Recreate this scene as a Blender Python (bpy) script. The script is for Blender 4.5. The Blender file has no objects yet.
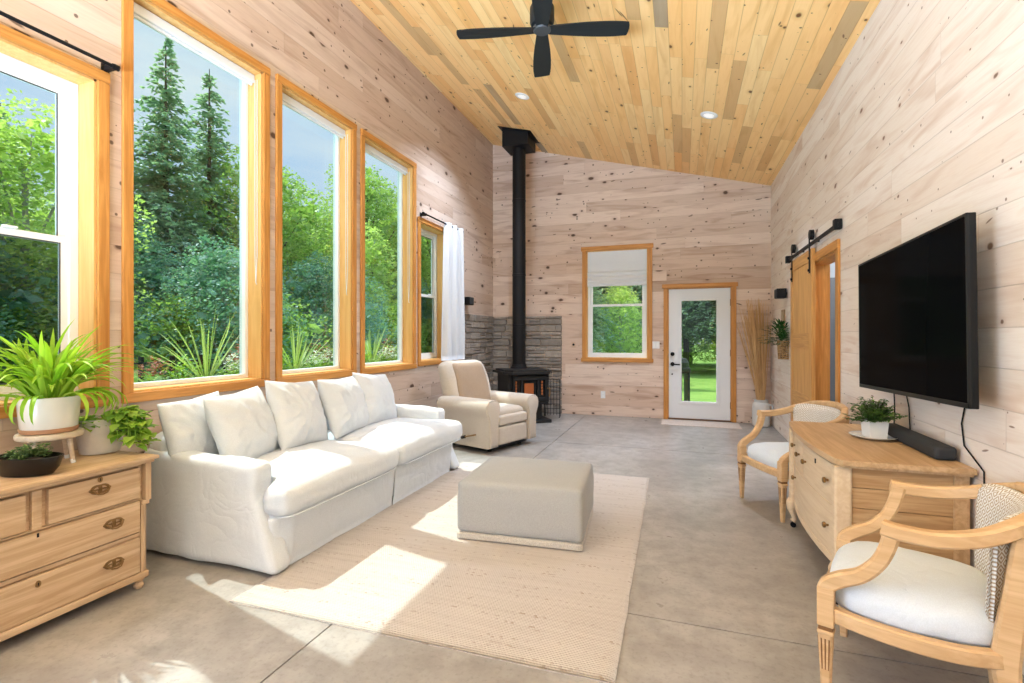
import bpy, bmesh, math, random
from math import sin, cos, pi, radians, atan2, sqrt
from mathutils import Vector, Matrix, noise

S = bpy.context.scene
COL = S.collection

# ------------------------------------------------------------------ camera, world, sun, fill, exposure
YAW = math.atan(170 / 495.0)
cam_d = bpy.data.cameras.new('camera')
cam = bpy.data.objects.new('camera', cam_d); COL.objects.link(cam)
cam.location = (0, 0, 1.31)
cam.rotation_euler = (radians(90), 0, YAW)
cam_d.sensor_width = 36.0
cam_d.lens = 495.0 / 1024 * 36.0
cam_d.shift_y = -5.5 / 1024
cam_d.clip_start = 0.02; cam_d.clip_end = 400
S.camera = cam

S.view_settings.view_transform = 'Standard'
S.view_settings.look = 'None'
S.view_settings.gamma = 1.0
S.view_settings.use_curve_mapping = False
S.view_settings.exposure = 0.60

world = bpy.data.worlds.new('sky'); S.world = world
world.use_nodes = True
wt = world.node_tree; wt.nodes.clear()
w_out = wt.nodes.new('ShaderNodeOutputWorld'); w_bg = wt.nodes.new('ShaderNodeBackground')
w_tc = wt.nodes.new('ShaderNodeTexCoord'); w_map = wt.nodes.new('ShaderNodeMapping')
w_map.inputs['Scale'].default_value = (1.2, 1.2, 4.5)
w_n = wt.nodes.new('ShaderNodeTexNoise'); w_n.inputs['Scale'].default_value = 1.7; w_n.inputs['Detail'].default_value = 8; w_n.inputs['Roughness'].default_value = .55
w_r = wt.nodes.new('ShaderNodeValToRGB'); w_r.color_ramp.elements[0].position = .40; w_r.color_ramp.elements[1].position = .68
w_r.color_ramp.elements[0].color = (.62, .76, 1.0, 1); w_r.color_ramp.elements[1].color = (1.0, 1.0, 1.0, 1)
# bright thin cloud overhead: the upper sky is several times brighter than the sky near the horizon
w_sep = wt.nodes.new('ShaderNodeSeparateXYZ'); wt.links.new(w_tc.outputs['Generated'], w_sep.inputs[0])
w_el = wt.nodes.new('ShaderNodeMapRange'); wt.links.new(w_sep.outputs[2], w_el.inputs[0])
w_el.interpolation_type = 'SMOOTHSTEP'; w_el.inputs[1].default_value = .45; w_el.inputs[2].default_value = .85; w_el.inputs[3].default_value = .69; w_el.inputs[4].default_value = 2.2
for a, b in ((w_tc.outputs['Generated'], w_map.inputs['Vector']), (w_map.outputs['Vector'], w_n.inputs['Vector']),
             (w_n.outputs['Fac'], w_r.inputs['Fac']), (w_r.outputs['Color'], w_bg.inputs['Color']), (w_bg.outputs['Background'], w_out.inputs['Surface'])):
    wt.links.new(a, b)
wt.links.new(w_el.outputs[0], w_bg.inputs['Strength'])

LEFT_OPEN = (-1.75, .45, .12, 2.65)     # invented opening in the left wall behind the camera, added for fill light
def lamp(name, kind, energy, loc, rot=(0, 0, 0), color=(1, 1, 1), **kw):
    d = bpy.data.lights.new(name, kind); d.energy = energy; d.color = color
    for k, v in kw.items(): setattr(d, k, v)
    o = bpy.data.objects.new(name, d); COL.objects.link(o); o.location = loc; o.rotation_euler = rot
    return o
SUN_EL, SUN_H = radians(57.3), Vector((.972, -.235, 0)).normalized()
sun_dir = Vector((SUN_H.x * cos(SUN_EL), SUN_H.y * cos(SUN_EL), -sin(SUN_EL)))
sun = lamp('sun', 'SUN', 4.0, (-20, 5, 30), (0, 0, 0), (1.0, .96, .91), angle=radians(.6))
sun.rotation_euler = sun_dir.to_track_quat('-Z', 'Y').to_euler()
# added fill lamp at an invented high slot in the rear wall
lamp('rear_fill', 'AREA', 30, (-.9, -1.97, 3.40), (radians(112), 0, 0), (.58, .75, 1.0), shape='RECTANGLE', size=3.4, size_y=.44)

# added fill lamp in the invented left wall opening, behind the camera
lamp('left_fill', 'AREA', 85, (-3.30, -.65, 1.40), (radians(112), 0, radians(-90)), (.58, .75, 1.0), shape='RECTANGLE', size=2.15, size_y=2.45)
# added upward fill lamp, unseen, just outside that opening
lamp('left_up_fill', 'AREA', 70, (-3.62, -.65, .16), (radians(146), 0, radians(-90)), (.74, .87, 1.0), shape='RECTANGLE', size=2.1, size_y=.8)

# added fill lamp behind the rear wall, aimed up to brighten the ceiling
lamp('rear_up_fill', 'AREA', 330, (-1.4, -2.25, .30), (radians(150), 0, 0), (.54, .72, 1.0), shape='RECTANGLE', size=2.4, size_y=.9, spread=radians(105))

# ------------------------------------------------------------------ helpers
def link(name, me, mat, parent=None, smooth=False, kind=None, label=None):
    o = bpy.data.objects.new(name, me); COL.objects.link(o)
    for m in (mat if isinstance(mat, (list, tuple)) else [mat]): me.materials.append(m)
    if smooth:
        for p in me.polygons: p.use_smooth = True
    if parent is not None: o.parent = parent
    if kind: o['kind'] = kind
    if label: o['label'] = label
    return o
def obj(name, bm, mat, parent=None, smooth=False, kind=None, label=None, auto=False):
    bmesh.ops.recalc_face_normals(bm, faces=bm.faces)
    me = bpy.data.meshes.new(name); bm.to_mesh(me); bm.free()
    o = link(name, me, mat, parent, smooth or auto, kind, label)
    if auto: me.set_sharp_from_angle(angle=radians(38))
    return o
def pobj(name, verts, faces, mat, parent=None, smooth=False, kind=None, label=None, mids=None):
    me = bpy.data.meshes.new(name); me.from_pydata(verts, [], faces); me.update()
    o = link(name, me, mat, parent, smooth, kind, label)
    if mids: me.polygons.foreach_set('material_index', mids)
    return o
def thing(name, label, cat, loc=(0, 0, 0), rz=0.0, group=None):
    o = bpy.data.objects.new(name, None); COL.objects.link(o); o.empty_display_size = .1
    o.location = loc; o.rotation_euler = (0, 0, rz); o['label'] = label; o['category'] = cat
    if group: o['group'] = group
    return o
def tag(o, label, cat, group=None, kind=None):
    o['label'] = label; o['category'] = cat
    if group: o['group'] = group
    if kind: o['kind'] = kind
    return o
def dup(root, loc, rz=0.0, label=None, group=None, scale=None):
    r = root.copy(); COL.objects.link(r); r.location = loc; r.rotation_euler = (0, 0, rz)
    if label: r['label'] = label
    if group: r['group'] = group
    if scale is not None: r.scale = scale if hasattr(scale, '__len__') else (scale,) * 3
    for ch in list(root.children):
        c = ch.copy(); COL.objects.link(c); c.parent = r
        for g in ch.children:
            d = g.copy(); COL.objects.link(d); d.parent = c
    return r
def BM(): return bmesh.new()
def merge(bm, src):
    me = bpy.data.meshes.new('t'); src.to_mesh(me); src.free(); bm.from_mesh(me); bpy.data.meshes.remove(me)
def box(bm, x0, x1, y0, y1, z0, z1, bev=0.0, seg=2, mat=None):
    b = bmesh.new() if bev else bm
    vs = [b.verts.new(p) for p in ((x0,y0,z0),(x1,y0,z0),(x1,y1,z0),(x0,y1,z0),(x0,y0,z1),(x1,y0,z1),(x1,y1,z1),(x0,y1,z1))]
    for f in ((0,3,2,1),(4,5,6,7),(0,1,5,4),(1,2,6,5),(2,3,7,6),(3,0,4,7)): b.faces.new([vs[i] for i in f])
    if bev:
        bmesh.ops.bevel(b, geom=list(b.edges), offset=bev, segments=seg, affect='EDGES', profile=.5)
        merge(bm, b)
    return bm
def frame_of(d):
    d = Vector(d).normalized(); u = Vector((0, 0, 1)) if abs(d.z) < .95 else Vector((1, 0, 0))
    a = d.cross(u).normalized(); return a, a.cross(d).normalized()
def tube(bm, pts, r, seg=10, caps=True):
    pts = [Vector(p) for p in pts]; n = len(pts); rs = r if hasattr(r, '__len__') else [r] * n
    rings = []; prev = None
    for i, p in enumerate(pts):
        d = (pts[min(i + 1, n - 1)] - pts[max(i - 1, 0)]).normalized()
        if prev is None: a, b = frame_of(d)
        else:
            a = (prev - d * prev.dot(d)).normalized(); b = a.cross(d)
        prev = a
        rings.append([bm.verts.new(p + (a * cos(2*pi*k/seg) + b * sin(2*pi*k/seg)) * rs[i]) for k in range(seg)])
    for i in range(n - 1):
        for k in range(seg):
            bm.faces.new((rings[i][k], rings[i][(k+1) % seg], rings[i+1][(k+1) % seg], rings[i+1][k]))
    if caps: bm.faces.new(rings[0][::-1]); bm.faces.new(rings[-1])
    return bm
def bar(bm, pts, ups, w, h, bev=0):
    """rectangular section w (sideways) x h (along up) swept along pts"""
    pts = [Vector(p) for p in pts]; n = len(pts); rings = []
    ws = w if hasattr(w, '__len__') else [w]*n; hs = h if hasattr(h, '__len__') else [h]*n
    for i, p in enumerate(pts):
        d = (pts[min(i + 1, n - 1)] - pts[max(i - 1, 0)]).normalized()
        up = Vector(ups[i] if isinstance(ups, list) else ups); s = d.cross(up).normalized(); u = s.cross(d).normalized()
        ww, hh = ws[i]/2, hs[i]/2; c = min(ww, hh)*.35
        rings.append([bm.verts.new(p + s*a + u*b) for a, b in ((-ww+c,-hh),(ww-c,-hh),(ww,-hh+c),(ww,hh-c),(ww-c,hh),(-ww+c,hh),(-ww,hh-c),(-ww,-hh+c))])
    for i in range(n - 1):
        for k in range(8): bm.faces.new((rings[i][k], rings[i][(k+1) % 8], rings[i+1][(k+1) % 8], rings[i+1][k]))
    bm.faces.new(rings[0][::-1]); bm.faces.new(rings[-1])
    return bm
def spline(pts, k=4):
    P = [Vector(p) for p in pts]; out = []
    for i in range(len(P) - 1):
        a, b, c, d = P[max(i-1, 0)], P[i], P[i+1], P[min(i+2, len(P)-1)]
        for j in range(k):
            t = j/k; out.append(.5*((2*b) + (c - a)*t + (2*a - 5*b + 4*c - d)*t*t + (3*b - a - 3*c + d)*t**3))
    return out + [P[-1]]
def lerp_list(v, k=4):
    out = []
    for i in range(len(v) - 1):
        for j in range(k): out.append(v[i] + (v[i+1] - v[i])*j/k)
    return out + [v[-1]]
def lathe(bm, prof, c=(0, 0, 0), seg=28, sx=1.0, sy=1.0):
    rings = []
    for r, z in prof:
        rings.append([bm.verts.new((c[0] + sx*r*cos(2*pi*k/seg), c[1] + sy*r*sin(2*pi*k/seg), c[2] + z)) for k in range(seg)])
    for i in range(len(prof) - 1):
        for k in range(seg): bm.faces.new((rings[i][k], rings[i][(k+1) % seg], rings[i+1][(k+1) % seg], rings[i+1][k]))
    bm.faces.new(rings[0][::-1]); bm.faces.new(rings[-1])
    return bm
def cyl(bm, p0, p1, r, seg=16): return tube(bm, [p0, p1], r, seg)
def prism(bm, outline, z0, z1):
    a = [bm.verts.new((x, y, z0)) for x, y in outline]; b = [bm.verts.new((x, y, z1)) for x, y in outline]
    n = len(a); bm.faces.new(a[::-1]); bm.faces.new(b)
    for i in range(n): bm.faces.new((a[i], a[(i+1) % n], b[(i+1) % n], b[i]))
    return bm
def soft(bm, amp, scale, seed=0, fine=0.0):
    bm.normal_update()
    off = Vector((seed * 13.1, seed * 7.7, seed * 3.3)); mv = []
    for v in bm.verts:
        n = noise.fractal(v.co * scale + off, 1.0, 2.0, 3) * amp
        if fine:
            q = Vector((v.co.x * 3, v.co.y * 9, v.co.z * 5)) * scale + off
            n += (abs(noise.noise(q)) - .25) * fine
        mv.append(v.co + v.normal * n)
    for v, c in zip(bm.verts, mv): v.co = c
    return bm
def sbox(x0, x1, y0, y1, z0, z1, r, n=8):
    """soft rounded box with an even grid, rounding radius r"""
    b = BM(); dims = ((x0, x1), (y0, y1), (z0, z1))
    bmesh.ops.create_cube(b, size=2.0)
    bmesh.ops.subdivide_edges(b, edges=list(b.edges), cuts=n, use_grid_fill=True)
    for v in b.verts:
        out = []; inner = []
        for k in range(3):
            lo, hi = dims[k]; h = (hi - lo)/2; c = (hi + lo)/2; t = v.co[k]
            rr = min(r, h*.98)
            # concentrate the grid towards the edges
            t = math.copysign(1 - (1 - abs(t))**1.35, t)
            p = t*h; q = max(-h + rr, min(h - rr, p)); out.append(c + p); inner.append(c + q)
        o_, i_ = Vector(out), Vector(inner); d = o_ - i_
        v.co = i_ + (d.normalized() * min(r, min((hi-lo)/2*.98 for lo, hi in dims)) if d.length > 1e-6 and d.length >= 1e-6 else d)
    return b
def pillow(w, h, t, seed=0, n=36, crease=.012):
    """cushion in the local YZ plane, thickness along X, sharp seam edges, four pointed corners"""
    b = BM(); rnd = random.Random(seed); o = Vector((seed*5.1, seed*2.3, 0)); grid = {}
    for s in (1, -1):
        for i in range(n + 1):
            for j in range(n + 1):
                u, v = 2*i/n - 1, 2*j/n - 1
                if s == -1 and (i in (0, n) or j in (0, n)): grid[s, i, j] = grid[1, i, j]; continue
                pu, pv = 1 - .075*(1 - v*v), 1 - .075*(1 - u*u)
                th = t/2 * ((1 - abs(u)**2.6) * (1 - abs(v)**2.6))**.55
                y, z = u*w/2*pv**0 * (1 - .05*(1 - v*v)*0 - .06*(v*v < 0)), v*h/2
                y = u*w/2*(1 - .06*(1 - abs(v))**1.0*abs(u)**2); z = v*h/2*(1 - .07*(1 - abs(u))*abs(v)**2)
                edge = (1 - abs(u)**6)*(1 - abs(v)**6)
                nz = noise.fractal(Vector((y*5, z*5, s)) + o, 1, 2, 3)*crease*1.2 + (abs(noise.noise(Vector((y*16 + z*5, z*11, s)) + o)) - .3)*crease*1.2
                rad = noise.noise(Vector((atan2(v, u)*5.0, 0, s)) + o)*crease*1.6*min(1, u*u + v*v)
                grid[s, i, j] = b.verts.new((s*th + (nz + rad)*edge*s, y, z))
    for s in (1, -1):
        for i in range(n):
            for j in range(n):
                q = (grid[s,i,j], grid[s,i+1,j], grid[s,i+1,j+1], grid[s,i,j+1])
                b.faces.new(q if s == 1 else q[::-1])
    return b
def xf(bm, M_):
    bmesh.ops.transform(bm, matrix=M_, verts=bm.verts); return bm
def TR(loc, rx=0, ry=0, rz=0):
    return Matrix.Translation(loc) @ Matrix.Rotation(rz, 4, 'Z') @ Matrix.Rotation(ry, 4, 'Y') @ Matrix.Rotation(rx, 4, 'X')

# ------------------------------------------------------------------ materials
class NT:
    def __init__(s, name):
        s.m = bpy.data.materials.new(name); s.m.use_nodes = True; s.t = s.m.node_tree; s.t.nodes.clear()
        s.out = s.t.nodes.new('ShaderNodeOutputMaterial'); s.b = s.t.nodes.new('ShaderNodeBsdfPrincipled')
        s.t.links.new(s.b.outputs[0], s.out.inputs['Surface'])
    def set(s, sock, v):
        if hasattr(v, 'is_output'): s.t.links.new(v, sock)
        elif hasattr(v, '__len__') and len(v) == 3 and sock.type == 'RGBA': sock.default_value = (*v, 1)
        else: sock.default_value = v
    def p(s, **kw):
        names = {'color': 'Base Color', 'rough': 'Roughness', 'metal': 'Metallic', 'normal': 'Normal', 'spec': 'Specular IOR Level', 'sheen': 'Sheen Weight', 'coat': 'Coat Weight', 'trans': 'Transmission Weight', 'emit': 'Emission Color', 'emits': 'Emission Strength', 'alpha': 'Alpha'}
        for k, v in kw.items(): s.set(s.b.inputs[names[k]], v)
    def n(s, typ, ins=None, **at):
        nd = s.t.nodes.new('ShaderNode' + typ)
        for k, v in at.items(): setattr(nd, k, v)
        for k, v in (ins or {}).items(): s.set(nd.inputs[k], v)
        return nd
    def math(s, op, a, b=0.0, c=None, clamp=False):
        nd = s.n('Math', operation=op, use_clamp=clamp); s.set(nd.inputs[0], a); s.set(nd.inputs[1], b)
        if c is not None: s.set(nd.inputs[2], c)
        return nd.outputs[0]
    def mix(s, f, a, b, mode='MIX'):
        nd = s.n('Mix', data_type='RGBA', blend_type=mode); s.set(nd.inputs[0], f); s.set(nd.inputs[6], a); s.set(nd.inputs[7], b); return nd.outputs[2]
    def ramp(s, f, stops, interp='LINEAR'):
        nd = s.n('ValToRGB'); cr = nd.color_ramp; cr.interpolation = interp
        while len(cr.elements) < len(stops): cr.elements.new(.5)
        for e, (p, c) in zip(cr.elements, stops): e.position = p; e.color = (*(c if hasattr(c, '__len__') else (c,)*3), 1)
        s.set(nd.inputs[0], f); return nd.outputs[0]
    def vec(s, x, y, z):
        nd = s.n('CombineXYZ'); s.set(nd.inputs[0], x); s.set(nd.inputs[1], y); s.set(nd.inputs[2], z); return nd.outputs[0]
    def noise(s, vec, scale, detail=4, rough=.5, dist=0.0):
        nd = s.n('TexNoise', {'Scale': scale, 'Detail': detail, 'Roughness': rough, 'Distortion': dist}); s.set(nd.inputs['Vector'], vec); return nd.outputs['Fac']
    def coord(s): return s.n('TexCoord').outputs['Object']
    def sep(s, v): return s.n('SeparateXYZ', {0: v}).outputs
    def bump(s, h, strength=.3, dist=.01):
        s.set(s.b.inputs['Normal'], s.n('Bump', {'Height': h, 'Strength': strength, 'Distance': dist}).outputs[0])

def sRGB(r, g, b):
    return tuple(((c/255/12.92) if c/255 <= .04045 else ((c/255 + .055)/1.055)**2.4) for c in (r, g, b))

def planks(name, along, across, width, length, tones, knot, knot_n=.45, grain=.25, groove=.55, rough=.6, streak=None, seed=0.0, kr=.16):
    t = NT(name); x = t.sep(t.coord()); a, c = x[along], x[across]
    v = t.math('DIVIDE', c, width); row = t.math('FLOOR', v); fv = t.math('FRACT', v)
    wn1 = t.n('TexWhiteNoise', noise_dimensions='1D'); t.set(wn1.inputs['W'], t.math('ADD', row, seed))
    u = t.math('DIVIDE', t.math('ADD', a, t.math('MULTIPLY', wn1.outputs['Value'], 9.7)), length)
    sg = t.math('FLOOR', u); fu = t.math('FRACT', u)
    wn = t.n('TexWhiteNoise', {'Vector': t.vec(row, sg, seed)}, noise_dimensions='3D')
    tone = t.ramp(wn.outputs['Value'], tones)
    shift = t.math('MULTIPLY', wn.outputs['Value'], 37.0)
    g1 = t.noise(t.vec(t.math('MULTIPLY', a, 1.6), t.math('MULTIPLY', c, 26.0), shift), 1.6, 5, .62, .5)
    g2 = t.noise(t.vec(t.math('MULTIPLY', a, .9), t.math('MULTIPLY', c, 7.0), shift), 1.2, 3, .5, 1.2)
    col = t.mix(t.math('MULTIPLY', t.math('ABSOLUTE', t.math('SUBTRACT', g1, .5)), grain*4, clamp=True), tone, t.mix(1.0, tone, knot[1], 'MULTIPLY'))
    col = t.mix(t.ramp(g2, [(.50, 0), (.74, grain*2.4)]), col, t.mix(1.0, tone, streak or knot[1], 'MULTIPLY'))
    # knots
    kv = t.vec(t.math('ADD', t.math('MULTIPLY', a, t.math('MULTIPLY_ADD', wn1.outputs['Value'], .4, .45)), shift), c, row)
    vo = t.n('TexVoronoi', {'Scale': 4.6, 'Vector': kv}, voronoi_dimensions='2D')
    dn = t.math('ADD', vo.outputs['Distance'], t.math('MULTIPLY', t.math('SUBTRACT', t.noise(t.vec(a, c, 0.0), 30, 2), .5), .05))
    vc = t.sep(vo.outputs['Color'])
    rad = t.math('MULTIPLY', t.math('POWER', t.math('DIVIDE', t.math('SUBTRACT', vc[0], 1 - knot_n, clamp=True), knot_n), 1.6), kr*.55)
    inn = t.math('SUBTRACT', 1.0, t.math('SMOOTH_MIN', 1.0, t.math('DIVIDE', dn, t.math('MAXIMUM', rad, .0005)), .2), clamp=True)
    halo = t.math('SUBTRACT', 1.0, t.math('DIVIDE', dn, t.math('MAXIMUM', t.math('MULTIPLY', rad, 2.4), .0005)), clamp=True)
    col = t.mix(t.math('MULTIPLY', halo, .75), col, t.mix(1.0, tone, knot[1], 'MULTIPLY'))
    col = t.mix(t.ramp(inn, [(.0, 0), (.45, .9)]), col, knot[0])
    # pin knots and slanting spike knots
    for sc_, vx, vy, nn, rr in ((11.0, t.math('ADD', a, shift), c, .16, .20), (5.2, t.math('ADD', t.math('MULTIPLY_ADD', a, .42, t.math('MULTIPLY', c, t.math('SUBTRACT', wn.outputs['Value'], .5))), shift), t.math('MULTIPLY_ADD', a, t.math('MULTIPLY_ADD', wn1.outputs['Value'], 1.6, -.8), t.math('MULTIPLY', c, 1.9)), .14, .13)):
        v2 = t.n('TexVoronoi', {'Scale': sc_, 'Vector': t.vec(vx, vy, 0.0)}, voronoi_dimensions='2D')
        r2 = t.math('MULTIPLY', t.math('DIVIDE', t.math('SUBTRACT', t.sep(v2.outputs['Color'])[0], 1 - nn, clamp=True), nn), rr*knot_n*1.7)
        k2 = t.math('SUBTRACT', 1.0, t.math('DIVIDE', v2.outputs['Distance'], t.math('MAXIMUM', r2, .0005)), clamp=True)
        col = t.mix(t.ramp(k2, [(0, 0), (.4, .8)]), col, knot[0])
    e1 = t.math('MINIMUM', fv, t.math('SUBTRACT', 1.0, fv)); gv = t.math('MULTIPLY', e1, width)
    e2 = t.math('MULTIPLY', t.math('MINIMUM', fu, t.math('SUBTRACT', 1.0, fu)), length)
    gr = t.math('MINIMUM', t.ramp(gv, [(0, 0), (.0032, 1)]), t.ramp(e2, [(0, .3), (.0018, 1)]))
    col = t.mix(t.math('MULTIPLY', t.math('SUBTRACT', 1.0, gr), groove), col, t.mix(1.0, tone, (.22, .15, .10), 'MULTIPLY'))
    t.p(color=col, rough=rough, spec=.3)
    t.bump(t.math('ADD', gr, t.math('MULTIPLY', g1, .12)), .45, .004)
    return t.m

def wood(name, base, dark, axis=1, grain=1.0, rough=.5, knots=.0, spec=.35):
    t = NT(name); x = t.sep(t.coord())
    s = [38.0, 38.0, 38.0]; s[axis] = 2.2
    v = t.vec(t.math('MULTIPLY', x[0], s[0]), t.math('MULTIPLY', x[1], s[1]), t.math('MULTIPLY', x[2], s[2]))
    inf = t.n('ObjectInfo').outputs['Random']
    g = t.noise(t.vec(t.math('ADD', t.sep(v)[0], t.math('MULTIPLY', inf, 20.0)), t.sep(v)[1], t.sep(v)[2]), 1.0, 5, .6, .8)
    g2 = t.noise(v, .22, 3, .5, 2.0)
    col = t.mix(t.ramp(g, [(.38, .9*grain), (.62, .0)]), base, dark)
    col = t.mix(t.ramp(g2, [(.45, 0), (.75, .55*grain)]), col, dark)
    if knots:
        vo = t.n('TexVoronoi', {'Scale': 5.0, 'Vector': t.coord()})
        r = t.math('MULTIPLY', t.math('SUBTRACT', t.sep(vo.outputs['Color'])[0], 1 - knots, clamp=True), .22)
        k = t.math('SUBTRACT', 1.0, t.math('DIVIDE', vo.outputs['Distance'], t.math('MAXIMUM', r, .0005)), clamp=True)
        col = t.mix(t.ramp(k, [(0, 0), (.35, .85)]), col, tuple(c*.22 for c in dark))
    t.p(color=col, rough=rough, spec=spec); t.bump(g, .12, .003)
    return t.m

def plain(name, color, rough=.5, metal=0.0, var=.08, scale=20.0, bump=0.0, spec=.5, coat=0.0):
    t = NT(name); c = t.coord(); n = t.noise(c, scale, 3)
    col = t.mix(t.math('MULTIPLY', n, var*2), color, tuple(k*.72 for k in color))
    t.p(color=col, rough=rough, metal=metal, spec=spec, coat=coat)
    if bump: t.bump(n, bump, .004)
    return t.m

def cloth(name, color, dark, weave=420.0, bump=.25, blotch=.15, sheen=.15, wr=0.0):
    t = NT(name); c = t.coord(); x = t.sep(c)
    w = t.math('MULTIPLY', t.noise(t.vec(t.math('MULTIPLY', x[0], .35), t.math('MULTIPLY', x[1], 1.0), t.math('MULTIPLY', x[2], 1.0)), weave, 2),
               t.noise(t.vec(x[0], t.math('MULTIPLY', x[1], .3), t.math('MULTIPLY', x[2], .3)), weave, 2))
    b = t.noise(c, 6.0, 4)
    col = t.mix(t.ramp(w, [(.16, 1), (.36, 0)]), color, dark)
    col = t.mix(t.math('MULTIPLY', b, blotch), col, dark)
    t.p(color=col, rough=.95, spec=.1, sheen=sheen)
    if wr:
        # soft creases of loose cotton
        m1 = t.math('ABSOLUTE', t.math('SUBTRACT', t.noise(c, 4.2, 2, .5, 1.0), .5)); m2 = t.math('ABSOLUTE', t.math('SUBTRACT', t.noise(c, 13.0, 3, .5, 1.0), .5))
        h = t.math('ADD', t.math('MULTIPLY', t.math('POWER', m1, .7), .7), t.math('MULTIPLY', m2, .2))
        t.bump(h, wr, .05)
    else: t.bump(w, bump, .003)
    return t.m

def foliage(name, c1, c2, trans=.35, rough=.45, scale=3.0):
    t = NT(name); g = t.n('NewGeometry'); r = g.outputs['Random Per Island']
    n = t.noise(t.coord(), scale, 2)
    col = t.mix(t.math('MULTIPLY_ADD', r, .7, t.math('MULTIPLY', n, .35), clamp=True), c1, c2)
    t.p(color=col, rough=rough, spec=.3)
    tr = t.n('BsdfTranslucent'); t.set(tr.inputs['Color'], t.mix(1.0, col, (1.0, 1.05, .55), 'MULTIPLY'))
    mx = t.n('MixShader'); mx.inputs[0].default_value = trans
    t.t.links.new(t.b.outputs[0], mx.inputs[1]); t.t.links.new(tr.outputs[0], mx.inputs[2]); t.t.links.new(mx.outputs[0], t.out.inputs['Surface'])
    return t.m

def glass(name, tint, refl=.035):
    t = NT(name); t.t.nodes.remove(t.b)
    tr = t.n('BsdfTransparent'); tr.inputs[0].default_value = (*tint, 1); gl = t.n('BsdfGlossy'); gl.inputs['Roughness'].default_value = .01
    lw = t.n('LayerWeight'); lw.inputs[0].default_value = .35
    mx = t.n('MixShader'); t.set(mx.inputs[0], t.math('MULTIPLY_ADD', lw.outputs['Facing'], .07, refl*.5))
    t.t.links.new(tr.outputs[0], mx.inputs[1]); t.t.links.new(gl.outputs[0], mx.inputs[2]); t.t.links.new(mx.outputs[0], t.out.inputs['Surface'])
    return t.m

KN = sRGB(70, 45, 30)
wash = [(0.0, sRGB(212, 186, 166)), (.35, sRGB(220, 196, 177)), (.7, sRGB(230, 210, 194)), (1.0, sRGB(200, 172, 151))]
M_wall = planks('whitewashed_pine_y_shaded', 1, 2, .168, 3.4, [(q, tuple(c*.9 for c in k)) for q, k in wash], (KN, (.72, .64, .60)), .55, .36, .28, kr=.27)  # same wood as the other walls; backlit shade put into the darker tones
M_wallx = planks('whitewashed_pine_x', 0, 2, .168, 3.1, wash, (KN, (.71, .62, .57)), .60, .42, .24, seed=5.0, kr=.28)
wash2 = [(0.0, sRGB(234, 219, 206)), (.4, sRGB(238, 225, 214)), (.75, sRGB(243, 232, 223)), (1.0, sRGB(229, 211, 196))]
M_wallr_lit = planks('pale_pine_y_lit', 1, 2, .168, 3.6, wash2, (sRGB(120, 85, 62), (.80, .69, .62)), .32, .38, .30, seed=9.0, kr=.22)  # same wood too; this wall's stronger light put into the paler tones
ceil_t = [(0.0, sRGB(252, 202, 134)), (.30, sRGB(255, 213, 149)), (.55, sRGB(251, 197, 127)), (.78, sRGB(255, 219, 158)), (.90, sRGB(242, 181, 112)), (.965, sRGB(214, 176, 124)), (.98, sRGB(186, 160, 126)), (1.0, sRGB(170, 150, 122))]
M_ceil = planks('golden_pine', 1, 0, .108, 1.25, ceil_t, (sRGB(95, 55, 28), (.78, .64, .48)), .42, .24, .42, rough=.5, seed=2.0, kr=.2)
M_trim = wood('amber_pine_z', sRGB(212, 150, 78), sRGB(178, 114, 50), 2, .8, .4, .16)
M_trimy = wood('amber_pine_y', sRGB(212, 150, 78), sRGB(178, 114, 50), 1, .8, .4, .16)
M_trimx = wood('amber_pine_x', sRGB(212, 150, 78), sRGB(178, 114, 50), 0, .8, .4, .16)
M_jamb = wood('pale_amber_jamb', sRGB(232, 186, 118), sRGB(212, 156, 84), 2, .7, .4, .2)
M_barn = wood('barn_door_pine', sRGB(220, 165, 96), sRGB(186, 128, 66), 2, .8, .45, .25)
M_pine = wood('dresser_pine', sRGB(212, 182, 148), sRGB(180, 146, 110), 1, .9, .5, .12)
M_pinez = wood('dresser_pine_z', sRGB(212, 182, 148), sRGB(180, 146, 110), 2, .8, .5, .1)
M_oak = wood('console_oak', sRGB(212, 178, 138), sRGB(182, 144, 102), 1, .8, .42, .0)
M_oakx = wood('console_oak_x', sRGB(208, 172, 128), sRGB(172, 130, 86), 0, .9, .45, .0)
M_oakp = wood('console_pale_oak', sRGB(228, 204, 172), sRGB(208, 178, 140), 1, .6, .5, .0)
M_chair = wood('chair_beech', sRGB(218, 182, 138), sRGB(192, 150, 104), 0, .7, .42, .05)
M_vinyl = plain('white_vinyl', (.86, .87, .87), .35, var=.02)
M_dkgask = plain('dark_gasket', (.05, .055, .06), .5)
M_glass = glass('window_glass', (.85, .93, .935))
M_screen = glass('screened_glass', (.58, .63, .63))
M_glassc = glass('clear_glass', (.93, .95, .94))
M_black = plain('black_metal', (.008, .008, .009), .5, .1, .1, spec=.25)
M_iron = plain('cast_iron', (.014, .014, .015), .55, .2, .2, 60, .15)
M_fan = plain('charcoal_fan', (.014, .017, .018), .55, var=.1, spec=.3)
M_bronze = plain('antique_brass', sRGB(140, 108, 68), .42, .6)
M_white = plain('white_paint', (.80, .81, .82), .4, var=.02)
M_slip = cloth('white_slipcover', (.70, .73, .765), (.63, .655, .685), 520, .08, .10, wr=.26)
M_recl = cloth('beige_chenille', sRGB(210, 200, 188), sRGB(184, 170, 154), 420, .25, .25)
M_otto = cloth('grey_linen', sRGB(182, 181, 178), sRGB(158, 156, 152), 700, .15, .15)
M_cush = cloth('pale_seat_cotton', (.69, .74, .81), (.63, .68, .74), 520, .08, .08, wr=.25)
M_curt = cloth('white_curtain', (.70, .71, .73), (.62, .63, .65), 500, .1, .05)
M_shade = cloth('roman_shade_linen', (.80, .83, .86), (.73, .76, .79), 500, .1, .05)
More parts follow.
